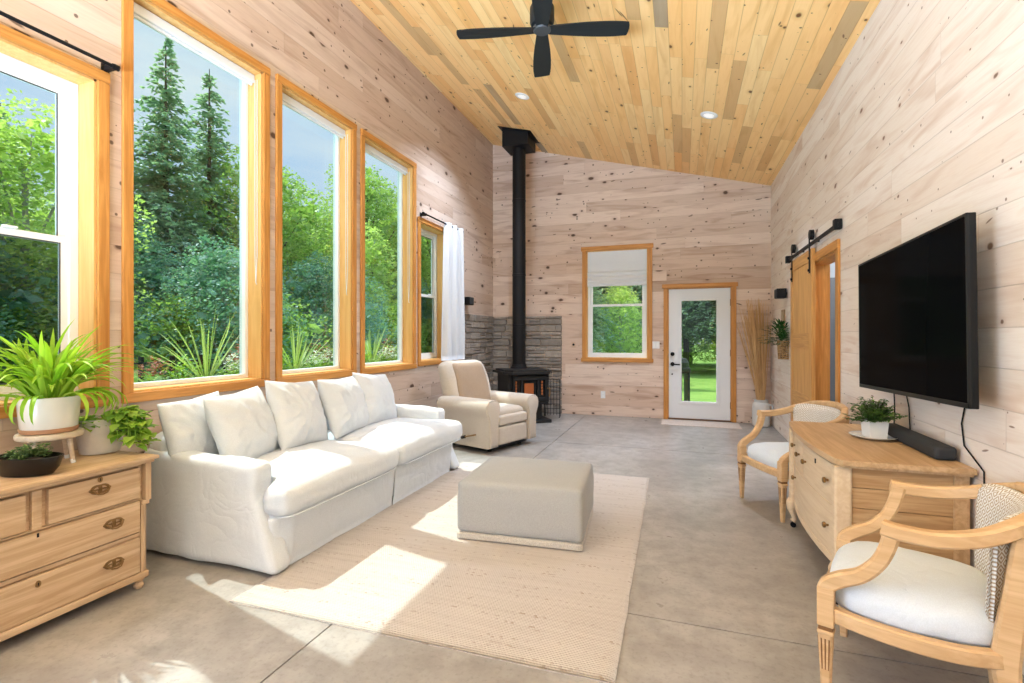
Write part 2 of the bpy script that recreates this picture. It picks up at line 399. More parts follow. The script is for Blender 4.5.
M_terra = plain('terracotta', sRGB(190, 140, 105), .8, var=.2)
M_soil = plain('potting_soil', (.05, .035, .025), .95, var=.4, scale=60, bump=.6)
M_ceram = plain('cream_glaze', (.76, .73, .68), .25, var=.1, scale=8, coat=.3)
M_conc_pot = plain('pale_concrete_pot', (.66, .61, .55), .85, var=.35, scale=30, bump=.4)
M_bowl = plain('dark_bowl_glaze', (.012, .009, .008), .2, var=.5, scale=14, coat=0.0, spec=.3)
M_vase = plain('whitewashed_crock', (.72, .70, .66), .7, var=.25, scale=9, bump=.2)
M_straw = wood('dry_reed', sRGB(224, 184, 130), sRGB(176, 130, 80), 2, .8, .8)
M_wick = wood('wicker', sRGB(196, 160, 112), sRGB(120, 88, 52), 1, 1.0, .8)
M_pad = plain('fire_brick', sRGB(176, 98, 48), .8, var=.4, scale=40)
M_spider = foliage('spider_leaf', sRGB(120, 175, 30), sRGB(185, 215, 80), .4)
M_pothos = foliage('pothos_leaf', sRGB(92, 156, 46), sRGB(196, 222, 100), .35)
M_succ = foliage('succulent_leaf', sRGB(80, 115, 70), sRGB(130, 150, 90), .2)
M_box = foliage('boxwood_leaf', sRGB(44, 84, 34), sRGB(120, 160, 84), .25)
M_dkfern = foliage('fern_leaf', sRGB(24, 60, 26), sRGB(62, 110, 48), .2)
M_bark = plain('bark', (.10, .075, .055), .9, var=.5, scale=25, bump=.6)
M_barkp = plain('pale_bark', (.42, .40, .36), .85, var=.4, scale=18, bump=.4)
M_spr = foliage('spruce_needles', sRGB(112, 152, 140), sRGB(192, 214, 192), .5)
M_dec = foliage('green_leaves', sRGB(100, 146, 70), sRGB(192, 216, 130), .5)
M_dec2 = foliage('bright_leaves', sRGB(146, 184, 88), sRGB(226, 240, 160), .55)
M_dec3 = foliage('blue_green_leaves', sRGB(68, 122, 108), sRGB(154, 194, 172), .45)
M_yucca = foliage('dracaena_leaf', sRGB(150, 178, 96), sRGB(206, 222, 150), .35)
M_flow = foliage('white_petals', (.8, .8, .78), (.9, .9, .9), .3)
M_flowr = foliage('bronze_leaves', sRGB(140, 74, 58), sRGB(196, 130, 96), .3)

def m_concrete():
    t = NT('polished_concrete'); c = t.coord()
    a = t.noise(c, 1.1, 6, .6, .6); b = t.noise(c, 7.0, 5, .65); d = t.noise(c, 45, 3, .6)
    col = t.ramp(a, [(.3, sRGB(146, 140, 134)), (.5, sRGB(166, 160, 154)), (.7, sRGB(182, 177, 172))])
    col = t.mix(t.ramp(b, [(.42, 0), (.72, .7)]), col, sRGB(132, 126, 119))
    col = t.mix(t.ramp(d, [(.52, 0), (.75, .45)]), col, sRGB(120, 115, 108))
    t.p(color=col, rough=t.ramp(b, [(.3, .27), (.7, .34)]), spec=.45); t.bump(d, .05, .002)
    return t.m
M_conc = m_concrete()
def m_rug():
    t = NT('woven_jute'); x = t.sep(t.coord())
    v = t.math('MULTIPLY', x[1], 90.0); row = t.math('FLOOR', v); fv = t.math('FRACT', v)
    u = t.math('ADD', t.math('MULTIPLY', x[0], 70.0), t.math('MULTIPLY', t.math('MODULO', row, 2.0), .5)); fu = t.math('FRACT', u)
    h = t.math('MULTIPLY', t.math('SINE', t.math('MULTIPLY', fv, pi)), t.math('MULTIPLY_ADD', t.math('SINE', t.math('MULTIPLY', fu, pi)), .6, .4))
    wn = t.n('TexWhiteNoise', {'Vector': t.vec(row, t.math('FLOOR', u), 0.0)}, noise_dimensions='2D').outputs['Value']
    st = t.noise(t.vec(t.math('MULTIPLY', x[0], .7), t.math('MULTIPLY', x[1], 24.0), 0.0), 1.4, 4, .7)
    mask = t.ramp(t.noise(t.vec(t.math('MULTIPLY', x[0], 2.2), t.math('MULTIPLY', x[1], 14.0), 5.0), 1.6, 3, .6), [(.50, 0), (.64, 1)])
    col = t.ramp(st, [(.30, sRGB(192, 182, 174)), (.6, sRGB(204, 195, 188)), (.8, sRGB(182, 170, 160))])
    col = t.mix(t.math('MULTIPLY', t.ramp(wn, [(.82, 0), (.90, .5)]), mask), col, sRGB(134, 110, 90))
    col = t.mix(t.ramp(h, [(0, .35), (.35, 0)]), col, sRGB(176, 154, 134))
    t.p(color=col, rough=.95, spec=.1); t.bump(h, .6, .006)
    return t.m
M_rug = m_rug()
def m_stone():
    t = NT('ledger_stone'); g = t.n('NewGeometry').outputs['Random Per Island']; c = t.coord()
    n = t.noise(c, 14, 6, .65); n2 = t.noise(c, 60, 4, .6)
    col = t.ramp(g, [(0, sRGB(164, 156, 147)), (.35, sRGB(140, 131, 122)), (.7, sRGB(178, 167, 155)), (1, sRGB(152, 140, 128))])
    col = t.mix(t.ramp(n, [(.42, 0), (.72, .6)]), col, sRGB(122, 112, 102))
    t.p(color=col, rough=.9, spec=.2); t.bump(t.math('ADD', n, t.math('MULTIPLY', n2, .3)), .7, .02)
    return t.m
M_stone = m_stone()
def m_diamond():
    t = NT('diamond_weave'); x = t.sep(t.n('TexCoord').outputs['UV'])
    a = t.math('MULTIPLY', x[0], 27.0); b = t.math('MULTIPLY', x[1], 25.0)
    fa = t.math('ABSOLUTE', t.math('SUBTRACT', t.math('FRACT', a), .5)); fb = t.math('ABSOLUTE', t.math('SUBTRACT', t.math('FRACT', b), .5))
    d = t.math('ADD', fa, fb); s = t.math('FRACT', t.math('MULTIPLY', d, 3.0))
    col = t.mix(t.ramp(s, [(.50, 0), (.56, 1)], 'LINEAR'), (.78, .77, .75), sRGB(176, 158, 136))
    t.p(color=col, rough=.95, spec=.1); t.bump(t.noise(t.coord(), 400, 2), .2, .002)
    return t.m
M_diam = m_diamond()
def m_tv():
    t = NT('tv_glass'); t.p(color=(.003, .003, .0035), rough=.1, spec=.02); t.b.inputs['IOR'].default_value = 1.18; return t.m
M_tv = m_tv()
def m_lawn():
    t = NT('lawn_green'); c = t.coord()
    col = t.ramp(t.noise(c, .5, 5, .7), [(.35, sRGB(96, 132, 60)), (.65, sRGB(142, 172, 88))])
    col = t.mix(t.math('MULTIPLY', t.noise(c, 26, 3), .6), col, sRGB(66, 110, 34))
    t.p(color=col, rough=.9, spec=.1); t.bump(t.noise(c, 60, 3), .6, .03); return t.m
M_lawn = m_lawn()
M_downl = NT('downlight_lens'); M_downl.p(color=(.9, .9, .88), rough=.4, emit=(1, .96, .9), emits=.35); M_downl = M_downl.m
M_grey = plain('blue_grey_paint', sRGB(176, 186, 196), .6, var=.03)
M_greyd = plain('dark_grey_panel', sRGB(92, 96, 102), .5, var=.05)

# ------------------------------------------------------------------ room shell
XL, XR, D = -3.17, 1.247, 8.19
YB = -2.0
def zc(x): return 4.70 - .2629 * (x - XL)
def cells(bm, ax, t0, t1, us, vs, holes):
    """boxes of a wall with rectangular holes; ax = thickness axis"""
    us = sorted(set(us + [h[0] for h in holes] + [h[1] for h in holes])); vs = sorted(set(vs + [h[2] for h in holes] + [h[3] for h in holes]))
    for j in range(len(vs) - 1):
        run = None
        for i in range(len(us) - 1):
            cu, cv = (us[i] + us[i+1])/2, (vs[j] + vs[j+1])/2
            solid = not any(h[0] < cu < h[1] and h[2] < cv < h[3] for h in holes)
            if solid: run = (run[0] if run else us[i], us[i+1])
            if run and (not solid or i == len(us) - 2):
                a, b = run; run = None
                if ax == 0: box(bm, t0, t1, a, b, vs[j], vs[j+1])
                else: box(bm, a, b, t0, t1, vs[j], vs[j+1])
WIN = [(1.00, 1.905, .965, 2.775), (2.098, 3.089, .965, 3.41), (3.281, 4.216, .965, 3.41), (4.419, 5.421, .965, 3.41), (5.60, 6.34, .985, 2.765)]
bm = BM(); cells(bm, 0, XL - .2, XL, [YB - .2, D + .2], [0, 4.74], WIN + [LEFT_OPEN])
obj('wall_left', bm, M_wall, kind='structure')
BD = (4.86, 5.68, 0.0, 2.04)          # barn-door opening
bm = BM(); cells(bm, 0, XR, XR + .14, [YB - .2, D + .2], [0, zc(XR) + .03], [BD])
obj('wall_right', bm, M_wallr_lit, kind='structure')
BW = (-1.50, -.52, .945, 2.715); DO = (-.212, .712, 0.0, 2.06)
bm = BM(); cells(bm, 1, D, D + .2, [XL, XR], [0, 3.5], [BW, DO])
a = [bm.verts.new(p) for p in ((XL, D, 3.5), (XR, D, 3.5), (XR, D, zc(XR) + .02), (XL, D, zc(XL) + .02))]
b = [bm.verts.new((v.co.x, D + .2, v.co.z)) for v in a]
bm.faces.new(a); bm.faces.new(b[::-1])
for i in range(4): bm.faces.new((a[i], b[i], b[(i+1) % 4], a[(i+1) % 4]))
obj('wall_back', bm, M_wallx, kind='structure')
bm = BM(); cells(bm, 1, YB - .2, YB, [XL, XR], [0, 4.7], [(-2.65, .85, 3.15, 3.63), (-2.75, .95, .05, 2.6)])  # both openings invented to let the rear fill lamps in
obj('wall_front', bm, M_wallx, kind='structure')
bm = BM()
o_ = [(XL - .5, zc(XL - .5)), (XR + .5, zc(XR + .5)), (XR + .5, zc(XR + .5) + .16), (XL - .5, zc(XL - .5) + .16)]
a = [bm.verts.new((x, YB - .4, z)) for x, z in o_]; b = [bm.verts.new((x, D + .45, z)) for x, z in o_]
bm.faces.new(a); bm.faces.new(b[::-1])
for i in range(4): bm.faces.new((a[i], a[(i+1) % 4], b[(i+1) % 4], b[i]))
obj('ceiling', bm, M_ceil, kind='structure')
bm = BM(); g = .004
for xa, xb in ((XL - .2, -1.505 - g), (-1.505 + g, XR + .14)):
    for ya, yb in ((YB - .2, 2.39 - g), (2.39 + g, 5.95-g), (5.95 + g, D + .2)): box(bm, xa, xb, ya, yb, -.12, 0)
box(bm, XL - .2, XR + .14, YB - .2, D + .2, -.2, -.012)
obj('floor', bm, M_conc, kind='structure')
bm = BM(); box(bm, XR + .14, 4.2, 3.4, 8.4, -.2, 0); obj('floor_hall', bm, M_conc, kind='structure')

def casing(parent, ax, face, u0, u1, v0, v1, w, t, sill=True, ears=.0, name='casing', leg_down=False):
    """flat trim boards around an opening on a wall face; ax thickness axis, face = wall plane, t signed thickness"""
    def bb(ua, ub, va, vb, m, tt=t):
        b_ = BM(); lo, hi = sorted((face, face + tt))
        if ax == 0: box(b_, lo, hi, ua, ub, va, vb, .004)
        else: box(b_, ua, ub, lo, hi, va, vb, .004)
        obj(name, b_, m, parent)
    mh = M_trimy if ax == 0 else M_trimx
    bb(u0 - w, u0, v0, v1, M_trim); bb(u1, u1 + w, v0, v1, M_trim)
    bb(u0 - w - ears, u1 + w + ears, v1, v1 + w, mh, t*1.25)
    if sill: bb(u0 - w - ears, u1 + w + ears, v0 - .06, v0, mh, t*1.25)
def left_window(k, w, hung):
    y0, y1, z0, z1 = w; m = BM()
    root = BM()
    # timber jamb lining
    for a in ((y0, y0 + .012, z0, z1), (y1 - .012, y1, z0, z1), (y0, y1, z0, z0 + .012), (y0, y1, z1 - .012, z1)):
        box(root, XL - .14, XL + .001, a[0], a[1], a[2], a[3])
    r = obj('window_%d' % k, root, M_jamb, kind='structure')
    casing(r, 0, XL, y0, y1, z0, z1, .060, .022)
    fx = XL - .13
    def ring(x0, x1, ya, yb, za, zb, wd, mat, name):
        b_ = BM()
        for q in ((ya, ya + wd, za, zb), (yb - wd, yb, za, zb), (ya + wd, yb - wd, za, za + wd), (ya + wd, yb - wd, zb - wd, zb)): box(b_, x0, x1, *q, .003)
        obj(name, b_, mat, r)
    Y0, Y1, Z0, Z1 = y0 + .012, y1 - .012, z0 + .012, z1 - .012
    ring(fx - .06, fx, Y0, Y1, Z0, Z1, .045 if hung else .030, M_vinyl, 'window_frame')
    if not hung:
        b_ = BM(); box(b_, fx - .045, fx - .033, Y0 + .03, Y1 - .03, Z0 + .03, Z1 - .03); obj('pane', b_, M_glass, r)
    else:
        zm = Z0 + (Z1 - Z0)*.49
        for za, zb, xo, gm in ((zm - .02, Z1 - .045, -.035, M_glass), (Z0 + .045, zm + .02, -.012, M_screen)):
            ring(fx + xo - .02, fx + xo, Y0 + .045, Y1 - .045, za, zb, .04, M_vinyl, 'sash')
            b_ = BM(); box(b_, fx + xo - .014, fx + xo - .008, Y0 + .085, Y1 - .085, za + .04, zb - .04); obj('pane', b_, gm, r)
            ring(fx + xo - .004, fx + xo + .001, Y0 + .08, Y1 - .08, za + .035, zb - .035, .008, M_dkgask, 'gasket')
        b_ = BM(); box(b_, fx - .012, fx + .012, (Y0+Y1)/2 + .1, (Y0+Y1)/2 + .16, zm + .02, zm + .032, .003); obj('sash_lock', b_, M_vinyl, r)
    return r
for k, w in enumerate(WIN): left_window(k + 1, w, k in (0, 4))

# roller blinds rolled up in the three tall windows
bl_labels = ['white roller blind rolled up at the head of the tall window nearest the dresser',
             'white roller blind rolled up at the head of the middle tall window',
             'white roller blind rolled up at the head of the tall window beside the curtained window']
for k, w in enumerate(WIN[1:4]):
    y0, y1, z0, z1 = w
    t = thing('roller_blind', bl_labels[k], 'blind', (XL - .085, (y0+y1)/2, z1 - .06), 0, 'roller blinds in the tall windows')
    h = (y1 - y0)/2 - .015
    b = BM(); box(b, -.028, .028, -h, h, -.02, .045, .008); obj('cassette', b, M_white, t)
    b = BM(); cyl(b, (0, -h + .01, -.028), (0, h - .01, -.028), .012, 12); obj('hem_bar', b, M_white, t, auto=True)
    b = BM(); yy = h - .006
    zl = -1.62
    pts = [(.034, yy, .0)] + [(.034, yy, -i*.2) for i in range(1, 8)] + [(.034 + .018*sin(a*pi/6) , yy, zl + .02 - .03*cos(a*pi/6 - pi/2)) for a in range(1, 6)] + [(.056, yy, -i*.2) for i in range(7, 0, -1)] + [(.056, yy, 0)]
    tube(b, pts, .0028, 6); obj('pull_chain', b, M_white, t)

# back window
r_b = BM()
x0, x1, z0, z1 = BW
for a in ((x0, x0 + .012, z0, z1), (x1 - .012, x1, z0, z1), (x0, x1, z0, z0 + .012), (x0, x1, z1 - .012, z1)): box(r_b, a[0], a[1], D - .001, D + .14, a[2], a[3])
r = obj('window_6', r_b, M_jamb, kind='structure')
casing(r, 1, D, x0, x1, z0, z1, .072, -.022, True, .018)
def ring_y(r, y0, y1, xa, xb, za, zb, wd, mat, name):
    b_ = BM()
    for q in ((xa, xa + wd, za, zb), (xb - wd, xb, za, zb), (xa + wd, xb - wd, za, za + wd), (xa + wd, xb - wd, zb - wd, zb)): box(b_, q[0], q[1], y0, y1, q[2], q[3], .003)
    return obj(name, b_, mat, r)
ring_y(r, D + .05, D + .11, x0 + .012, x1 - .012, z0 + .012, z1 - .012, .04, M_vinyl, 'window_frame')
zm = 1.815
for za, zb, yo, gm in ((zm - .02, z1 - .05, .085, M_glassc), (z0 + .05, zm + .02, .06, M_glass)):
    ring_y(r, D + yo, D + yo + .02, x0 + .052, x1 - .052, za, zb, .038, M_vinyl, 'sash')
    b_ = BM(); box(b_, x0 + .09, x1 - .09, D + yo + .008, D + yo + .013, za + .038, zb - .038); obj('pane', b_, gm, r)
t = thing('roman_shade', 'pale grey roman shade half lowered in the window beside the white door', 'blind', (-1.01, D + .02, 2.70))
b = BM(); w_ = .475
prof = [(0, .0)]
nz = 30
verts = []; faces = []
def shade_y(z):
    if z > -.33: return -.004*abs(sin(z*pi/.18))
    return -.012 - .02*abs(sin((z + .33)*pi/.075))
zz = [-.575*i/nz for i in range(nz + 1)]
for s in (0, 1):
    for z in zz:
        for x in (-w_, w_): verts.append((x, shade_y(z) + s*.008, z))
n_ = len(zz)
for s in (0, 1):
    for i in range(n_ - 1):
        q = s*2*n_ + 2*i; f = (q, q + 1, q + 3, q + 2); faces.append(f if s == 0 else f[::-1])
for i in range(n_ - 1):
    for x in (0, 1):
        q = 2*i + x; faces.append((q, q + 2, q + 2 + 2*n_, q + 2*n_))
faces += [(0, 1, 1 + 2*n_, 2*n_), (2*n_ - 2, 2*n_ - 1, 4*n_ - 1, 4*n_ - 2)]
pobj('shade_cloth', verts, faces, M_shade, t)
b = BM(); box(b, -w_, w_, -.005, .025, -.005, .012, .003); obj('head_rail', b, M_white, t)
b = BM()
for z in (-.17, -.325): box(b, -w_, w_, -.008, -.004, z - .003, z + .003)
obj('seam_rib', b, M_shade, t)

# exterior door
r = obj('door_1', box(BM(), DO[0] - .0, DO[1] + .0, D, D + .2, -.02, .018), plain('threshold_wood', sRGB(120, 84, 54), .5), kind='structure')
casing(r, 1, D, DO[0], DO[1], 0.0, DO[3], .064, -.022, False, .022)
b = BM(); box(b, DO[0], DO[0] + .012, D, D + .17, .018, DO[3]); box(b, DO[1] - .012, DO[1], D, D + .17, .018, DO[3]); box(b, DO[0], DO[1], D, D + .17, DO[3] - .012, DO[3]); obj('door_jamb', b, M_trim, r)
gx0, gx1, gz0, gz1 = -.018, .512, .275, 1.872
b = BM(); ya, yb = D + .02, D + .065
for q in ((DO[0] + .015, gx0, .022, DO[3] - .015), (gx1, DO[1] - .015, .022, DO[3] - .015), (gx0, gx1, .022, gz0), (gx0, gx1, gz1, DO[3] - .015)): box(b, q[0], q[1], ya, yb, q[2], q[3])
obj('door_leaf', b, M_white, r)
ring_y(r, D + .008, D + .076, gx0 - .03, gx1 + .03, gz0 - .03, gz1 + .03, .042, M_white, 'lite_frame')
b = BM(); box(b, gx0 + .005, gx1 - .005, D + .038, D + .044, gz0 + .005, gz1 - .005); obj('pane', b, M_glassc, r)
for nm, z in (('deadbolt', 1.026), ('lever_rose', .868)):
    b = BM(); cyl(b, (-.142, D + .022, z), (-.142, D - .012, z), .031, 20); h_ = obj(nm, b, M_black, r, auto=True)
    b = BM()
    if nm == 'deadbolt': box(b, -.152, -.132, D - .03, D - .012, z - .022, z + .022, .004)
    else: tube(b, [(-.142, D - .01, z), (-.142, D - .045, z), (-.12, D - .052, z), (-.03, D - .052, z - .004)], .011, 10)
    obj('thumb_turn' if nm == 'deadbolt' else 'lever', b, M_black, h_, auto=True)
b = BM(); cyl(b, (-.147, D + .022, .709), (-.147, D + .012, .709), .013, 12); obj('lower_lock', b, M_black, r)
for z in (.25, 1.05, 1.82):
    b = BM(); cyl(b, (DO[1] - .014, D + .012, z - .05), (DO[1] - .014, D + .012, z + .05), .007, 8); obj('hinge', b, M_bronze, r)

# barn door and its opening
r = obj('door_2', box(box(box(BM(), XR - .001, XR + .14, BD[1] - .02, BD[1], 0, BD[3]), XR - .001, XR + .14, BD[0], BD[0] + .02, 0, BD[3]), XR - .001, XR + .14, BD[0], BD[1], BD[3] - .02, BD[3]), M_trim, kind='structure')
casing(r, 0, XR, BD[0], BD[1], 0.0, BD[3], .08, -.02, False, .0)
LY0, LY1, LX = 5.53, 6.52, XR - .05
leaf = BM(); box(leaf, LX + .006, LX + .026, LY0 + .1, LY1 - .1, .1, 2.1)
lf = obj('door_panel', leaf, M_barn, r)
b = BM(); box(b, LX, LX + .034, LY0, LY0 + .115, .02, 2.17, .003); obj('stile', b, M_barn, lf)
b = BM(); box(b, LX, LX + .034, LY1 - .115, LY1, .02, 2.17, .003); obj('stile', b, M_barn, lf)
for za, zb in ((.02, .22), (.56, .70), (1.18, 1.34), (2.05, 2.17)):
    b = BM(); box(b, LX, LX + .034, LY0 + .115, LY1 - .115, za, zb, .003); obj('rail', b, wood('barn_rail', sRGB(214, 158, 90), sRGB(178, 120, 60), 1, .8, .45, .2), lf)
b = BM(); box(b, LX + .012, LX + .02, 4.70, 6.78, 2.205, 2.245, .002); tk = obj('track', b, M_black, r)
for y in (4.82, 5.45, 6.08, 6.68):
    b = BM(); cyl(b, (LX + .012, y, 2.225), (XR, y, 2.225), .012, 10); obj('standoff', b, M_black, tk)
for y in (4.74, 6.74):
    b = BM(); box(b, LX - .012, LX + .045, y - .03, y + .03, 2.19, 2.275, .006); obj('end_stop', b, M_black, tk)
for y in (LY0 + .06, LY1 - .10):
    b = BM(); box(b, LX - .008, LX - .002, y - .022, y + .022, 1.93, 2.33, .002); hg = obj('hanger_strap', b, M_black, r)
    b = BM(); cyl(b, (LX - .006, y, 2.31), (LX + .03, y, 2.31), .05, 22); obj('roller_wheel', b, M_black, hg, auto=True)
    b = BM()
    for z in (1.96, 2.08): cyl(b, (LX - .02, y, z), (LX, y, z), .013, 8)
    obj('bolt', b, M_black, hg)
b = BM(); box(b, XR + .14, XR + .34, 3.4, 3.5, 0, 2.6); box(b, 3.0, 3.1, 3.4, 8.4, 0, 2.6); box(b, XR + .30, 3.1, 7.3, 7.4, 0, 2.6); box(b, XR + .14, 3.1, 3.3, 3.4, 0, 2.6)
obj('wall_hall', b, M_grey, kind='structure')
b = BM(); box(b, XR + .14, 3.1, 3.3, 7.4, 2.6, 2.7); obj('ceiling_hall', b, M_white, kind='structure')
lamp('hall_fill', 'POINT', 45, (2.2, 5.6, 2.45), shadow_soft_size=.12)  # added fill light without a fixture, brightens the dark hall
r = obj('door_3', box(BM(), 1.58, 2.4, 7.24, 7.298, 0.01, 2.05, .004), M_greyd, kind='structure')
b = BM(); tube(b, [(1.66, 7.24, 1.0), (1.66, 7.19, 1.0), (1.76, 7.185, 1.0)], .011, 8); obj('door_handle', b, M_black, r)
# baseboard of the hall floor joint, light switch and outlet plates
def plate(name, label, cat, x, z, w, h, n_slot):
    t = thing(name, label, cat, (x, D, z))
    b = BM(); box(b, -w/2, w/2, -.007, 0, -h/2, h/2, .003); obj('cover_plate', b, M_white, t)
    for i in range(n_slot):
        b = BM(); xx = (i - (n_slot - 1)/2)*.046
        if cat == 'switch': box(b, xx - .015, xx + .015, -.011, -.006, -.03, .03, .002)
        else: box(b, -.016, .016, -.0095, -.006, (.022 if i else -.022) - .014, (.022 if i else -.022) + .014, .004)
        obj('rocker' if cat == 'switch' else 'socket', b, M_vinyl, t)
plate('light_switch', 'white double light switch between the back window and the white door', 'switch', -.393, 1.167, .115, .115, 2)
plate('wall_outlet', 'white power outlet low on the back wall under the window', 'outlet', -1.228, .345, .075, .118, 2)
t = thing('wall_socket', 'small black cable socket on the back wall beside the stone cladding', 'socket', (-1.72, D, 1.166))
b = BM(); box(b, -.035, .035, -.008, 0, -.05, .05, .004); obj('cover_plate', b, plain('wood_tone_plate', sRGB(205, 176, 150), .5), t)
b = BM(); cyl(b, (0, -.012, 0), (0, -.006, 0), .02, 12); obj('port', b, M_black, t)

# stone cladding behind the stove
rnd = random.Random(4)
bm = BM()
def stones(u0, u1, v1, put):
    v = 0.0
    while v < v1 - .01:
        h = rnd.choice((.06, .08, .10, .12)); h = min(h, v1 - v)
        if v1 - v - h < .03: h = v1 - v
        u = u0
        while u < u1 - .01:
            w = rnd.uniform(.16, .36); w = w if u1 - u - w > .08 else u1 - u
            if h > .08 and rnd.random() < .3:
                put(u, u + w, v, v + h*.5, rnd.uniform(.02, .045)); put(u, u + w, v + h*.5, v + h, rnd.uniform(.02, .045))
            else: put(u, u + w, v, v + h, rnd.uniform(.018, .045))
            u += w
        v += h
stones(XL, -1.915, 1.655, lambda a, b_, c, d, t_: box(bm, a + .004, b_ - .004, D - t_, D, c + .004, d - .004, .008, 1))
stones(6.96, D - .04, 1.655, lambda a, b_, c, d, t_: box(bm, XL, XL + t_, a + .004, b_ - .004, c + .004, d - .004, .008, 1))
obj('wall_stone_cladding', bm, M_stone, kind='structure')

# ------------------------------------------------------------------ rugs
def rug(name, label, x0, x1, y0, y1, th, mat, seed, fr=0.0, rz=0, cat='rug'):
    cx, cy = (x0+x1)/2, (y0+y1)/2; t = thing(name, label, cat, (cx, cy, 0), rz)
    n, m_ = 60, 90; hx, hy = (x1-x0)/2, (y1-y0)/2; vs = []; fs = []
    for s in (1, 0):
        for i in range(n + 1):
            for j in range(m_ + 1):
                u, v = 2*i/n - 1, 2*j/m_ - 1
                ed = noise.noise(Vector((u*5, v*7, seed)))*.008
                x = u*hx + (ed if abs(u) == 1 else 0) ; y = v*hy + (ed if abs(v) == 1 else 0)
                cr = max(0, abs(u) - (1 - .05/hx))*hx; 
                vs.append((x, y, (th + .0015*noise.noise(Vector((x*30, y*30, seed)))) if s and abs(u) < 1 and abs(v) < 1 else (th*.45 if s else .001)))
    N = (n+1)*(m_+1)
    for s in (0, 1):
        for i in range(n):
            for j in range(m_):
                q = s*N + i*(m_+1) + j; f = (q, q + m_ + 1, q + m_ + 2, q + 1); fs.append(f if s == 0 else f[::-1])
    for j in range(m_):
        for i in (0, n):
            q = i*(m_+1) + j; fs.append((q, q + 1, q + 1 + N, q + N))
    for i in range(n):
        for j in (0, m_):
            q = i*(m_+1) + j; fs.append((q, q + m_ + 1, q + m_ + 1 + N, q + N))
    pobj('rug_field', vs, fs, mat, t, smooth=True)
    return t
t = rug('area_rug', 'large cream braided jute rug under the grey ottoman', -2.13, -.26, 1.865, 4.70, .012, M_rug, 1, rz=radians(.9))
t = rug('door_mat', 'small pale flat woven mat in front of the white glazed door', -.30, .80, 7.62, 8.08, .010, cloth('pale_mat', sRGB(224, 212, 202), sRGB(200, 182, 168), 160, .4, .3), 2, cat='mat')

# ------------------------------------------------------------------ sofa
t = thing('sofa', 'long white slipcovered sofa with loose cushions below the tall windows', 'sofa', (-2.6, 3.27, 0))
def sofa_part(name, bm, seed, amp=.008, sc=3.0, fine=.006):
    soft(bm, amp, sc, seed, fine); return obj(name, bm, M_slip, t, smooth=True)
SY0, SY1, SXB, SXF = -1.17, 1.17, -.50, .50      # local extents
def arm(sgn, seed):
    y_out = sgn*1.165; y_in = sgn*1.02
    b = sbox(-.5, .385, min(y_out, y_in), max(y_out, y_in), .02, .63, .042, 20)
    for v in b.verts:
        x, y, z = v.co; f = (x + .5)/.9
        if z > .3: z -= .035*f*(z - .3)/.33
        # cover flares a touch at the floor and bows out
        fl = max(0, (.44 - z)/.42); y += sgn*.022*fl; x += .165*fl**1.1*max(0, min(1, (x - .05)/.3))
        v.co = (x, y, z)
    return sofa_part('arm', b, seed, .009, 3.2, .007)
arm(-1, 1); arm(1, 2)
b = sbox(-.51, -.30, -1.14, 1.14, .05, .72, .07, 14); sofa_part('back_frame', b, 3)
b = sbox(-.45, .485, -1.13, 1.13, .06, .31, .03, 14); sofa_part('base', b, 4, .003)
for k, (ya, yb) in enumerate(((-1.15, .015), (.015, 1.16))):
    b = sbox(-.30, .595, ya, yb, .305, .49, .075, 20)
    for v in b.verts:
        x, y, z = v.co
        # T shape: the part behind the arm fronts is narrower
        lim = 1.0
        if abs(y) > lim and x < .395: y = math.copysign(lim + (abs(y) - lim)*.1, y)
        if z > .4: z += .03*(1 - ((y - (ya+yb)/2)/((yb-ya)/2))**2)*(1 - max(0, (x - .3)/.295)**2)
        v.co = (x, y, z)
    o = sofa_part('seat_cushion', b, 10 + k, .008, 3.5, .008)
    b = BM(); yA, yB = ya + .03, yb - .03
    tube(b, [(.50, yA, .312), (.565, yA + .02, .318), (.583, yA + .07, .32)] + [(.585, yA + .07 + (yB - yA - .14)*q/8, .32) for q in range(1, 8)] + [(.583, yB - .07, .32), (.565, yB - .02, .318), (.50, yB, .312)], .0055, 6); obj('welt', b, M_slip, o, smooth=True)
def skirt(path, seed, name='skirt'):
    """hanging cloth: path = list of (x, y) at the top; hem flares and ripples, kick pleats"""
    pts = []; P = [Vector((x, y, 0)) for x, y in path]; step = .02
    for i in range(len(P) - 1):
        L = (P[i+1] - P[i]).length; n = max(2, int(L/step))
        d = (P[i+1] - P[i]).normalized(); nr = Vector((d.y, -d.x, 0))
        for k in range(n + (i == len(P) - 2)): pts.append((P[i].lerp(P[i+1], k/n), nr, min(k/n*L, (1-k/n)*L)))
    vs = []; fs = []; rows = 8; N = len(pts)
    for s in (0, 1):
        for j in range(rows + 1):
            f = j/rows; z = .325 - f*.315
            for i, (p, nr, e) in enumerate(pts):
                w = noise.noise(Vector((p.x*4, p.y*4, seed + f*.8)))*.010*f + noise.noise(Vector((p.x*14, p.y*14, seed)))*.004*f
                q = p + nr*(w + .030*f - s*.004); vs.append((q.x, q.y, z))
    M2 = (rows+1)*N
    for s in (0, 1):
        for j in range(rows):
            for i in range(N - 1):
                q = s*M2 + j*N + i; f = (q, q + 1, q + N + 1, q + N); fs.append(f if s else f[::-1])
    for j in range(rows):
        for i in (0, N - 1):
            q = j*N + i; fs.append((q, q + N, q + N + M2, q + M2))
    for i in range(N - 1):
        for j in (0, rows):
            q = j*N + i; fs.append((q, q + 1, q + 1 + M2, q + M2))
    pobj(name, vs, fs, M_slip, t, smooth=True)
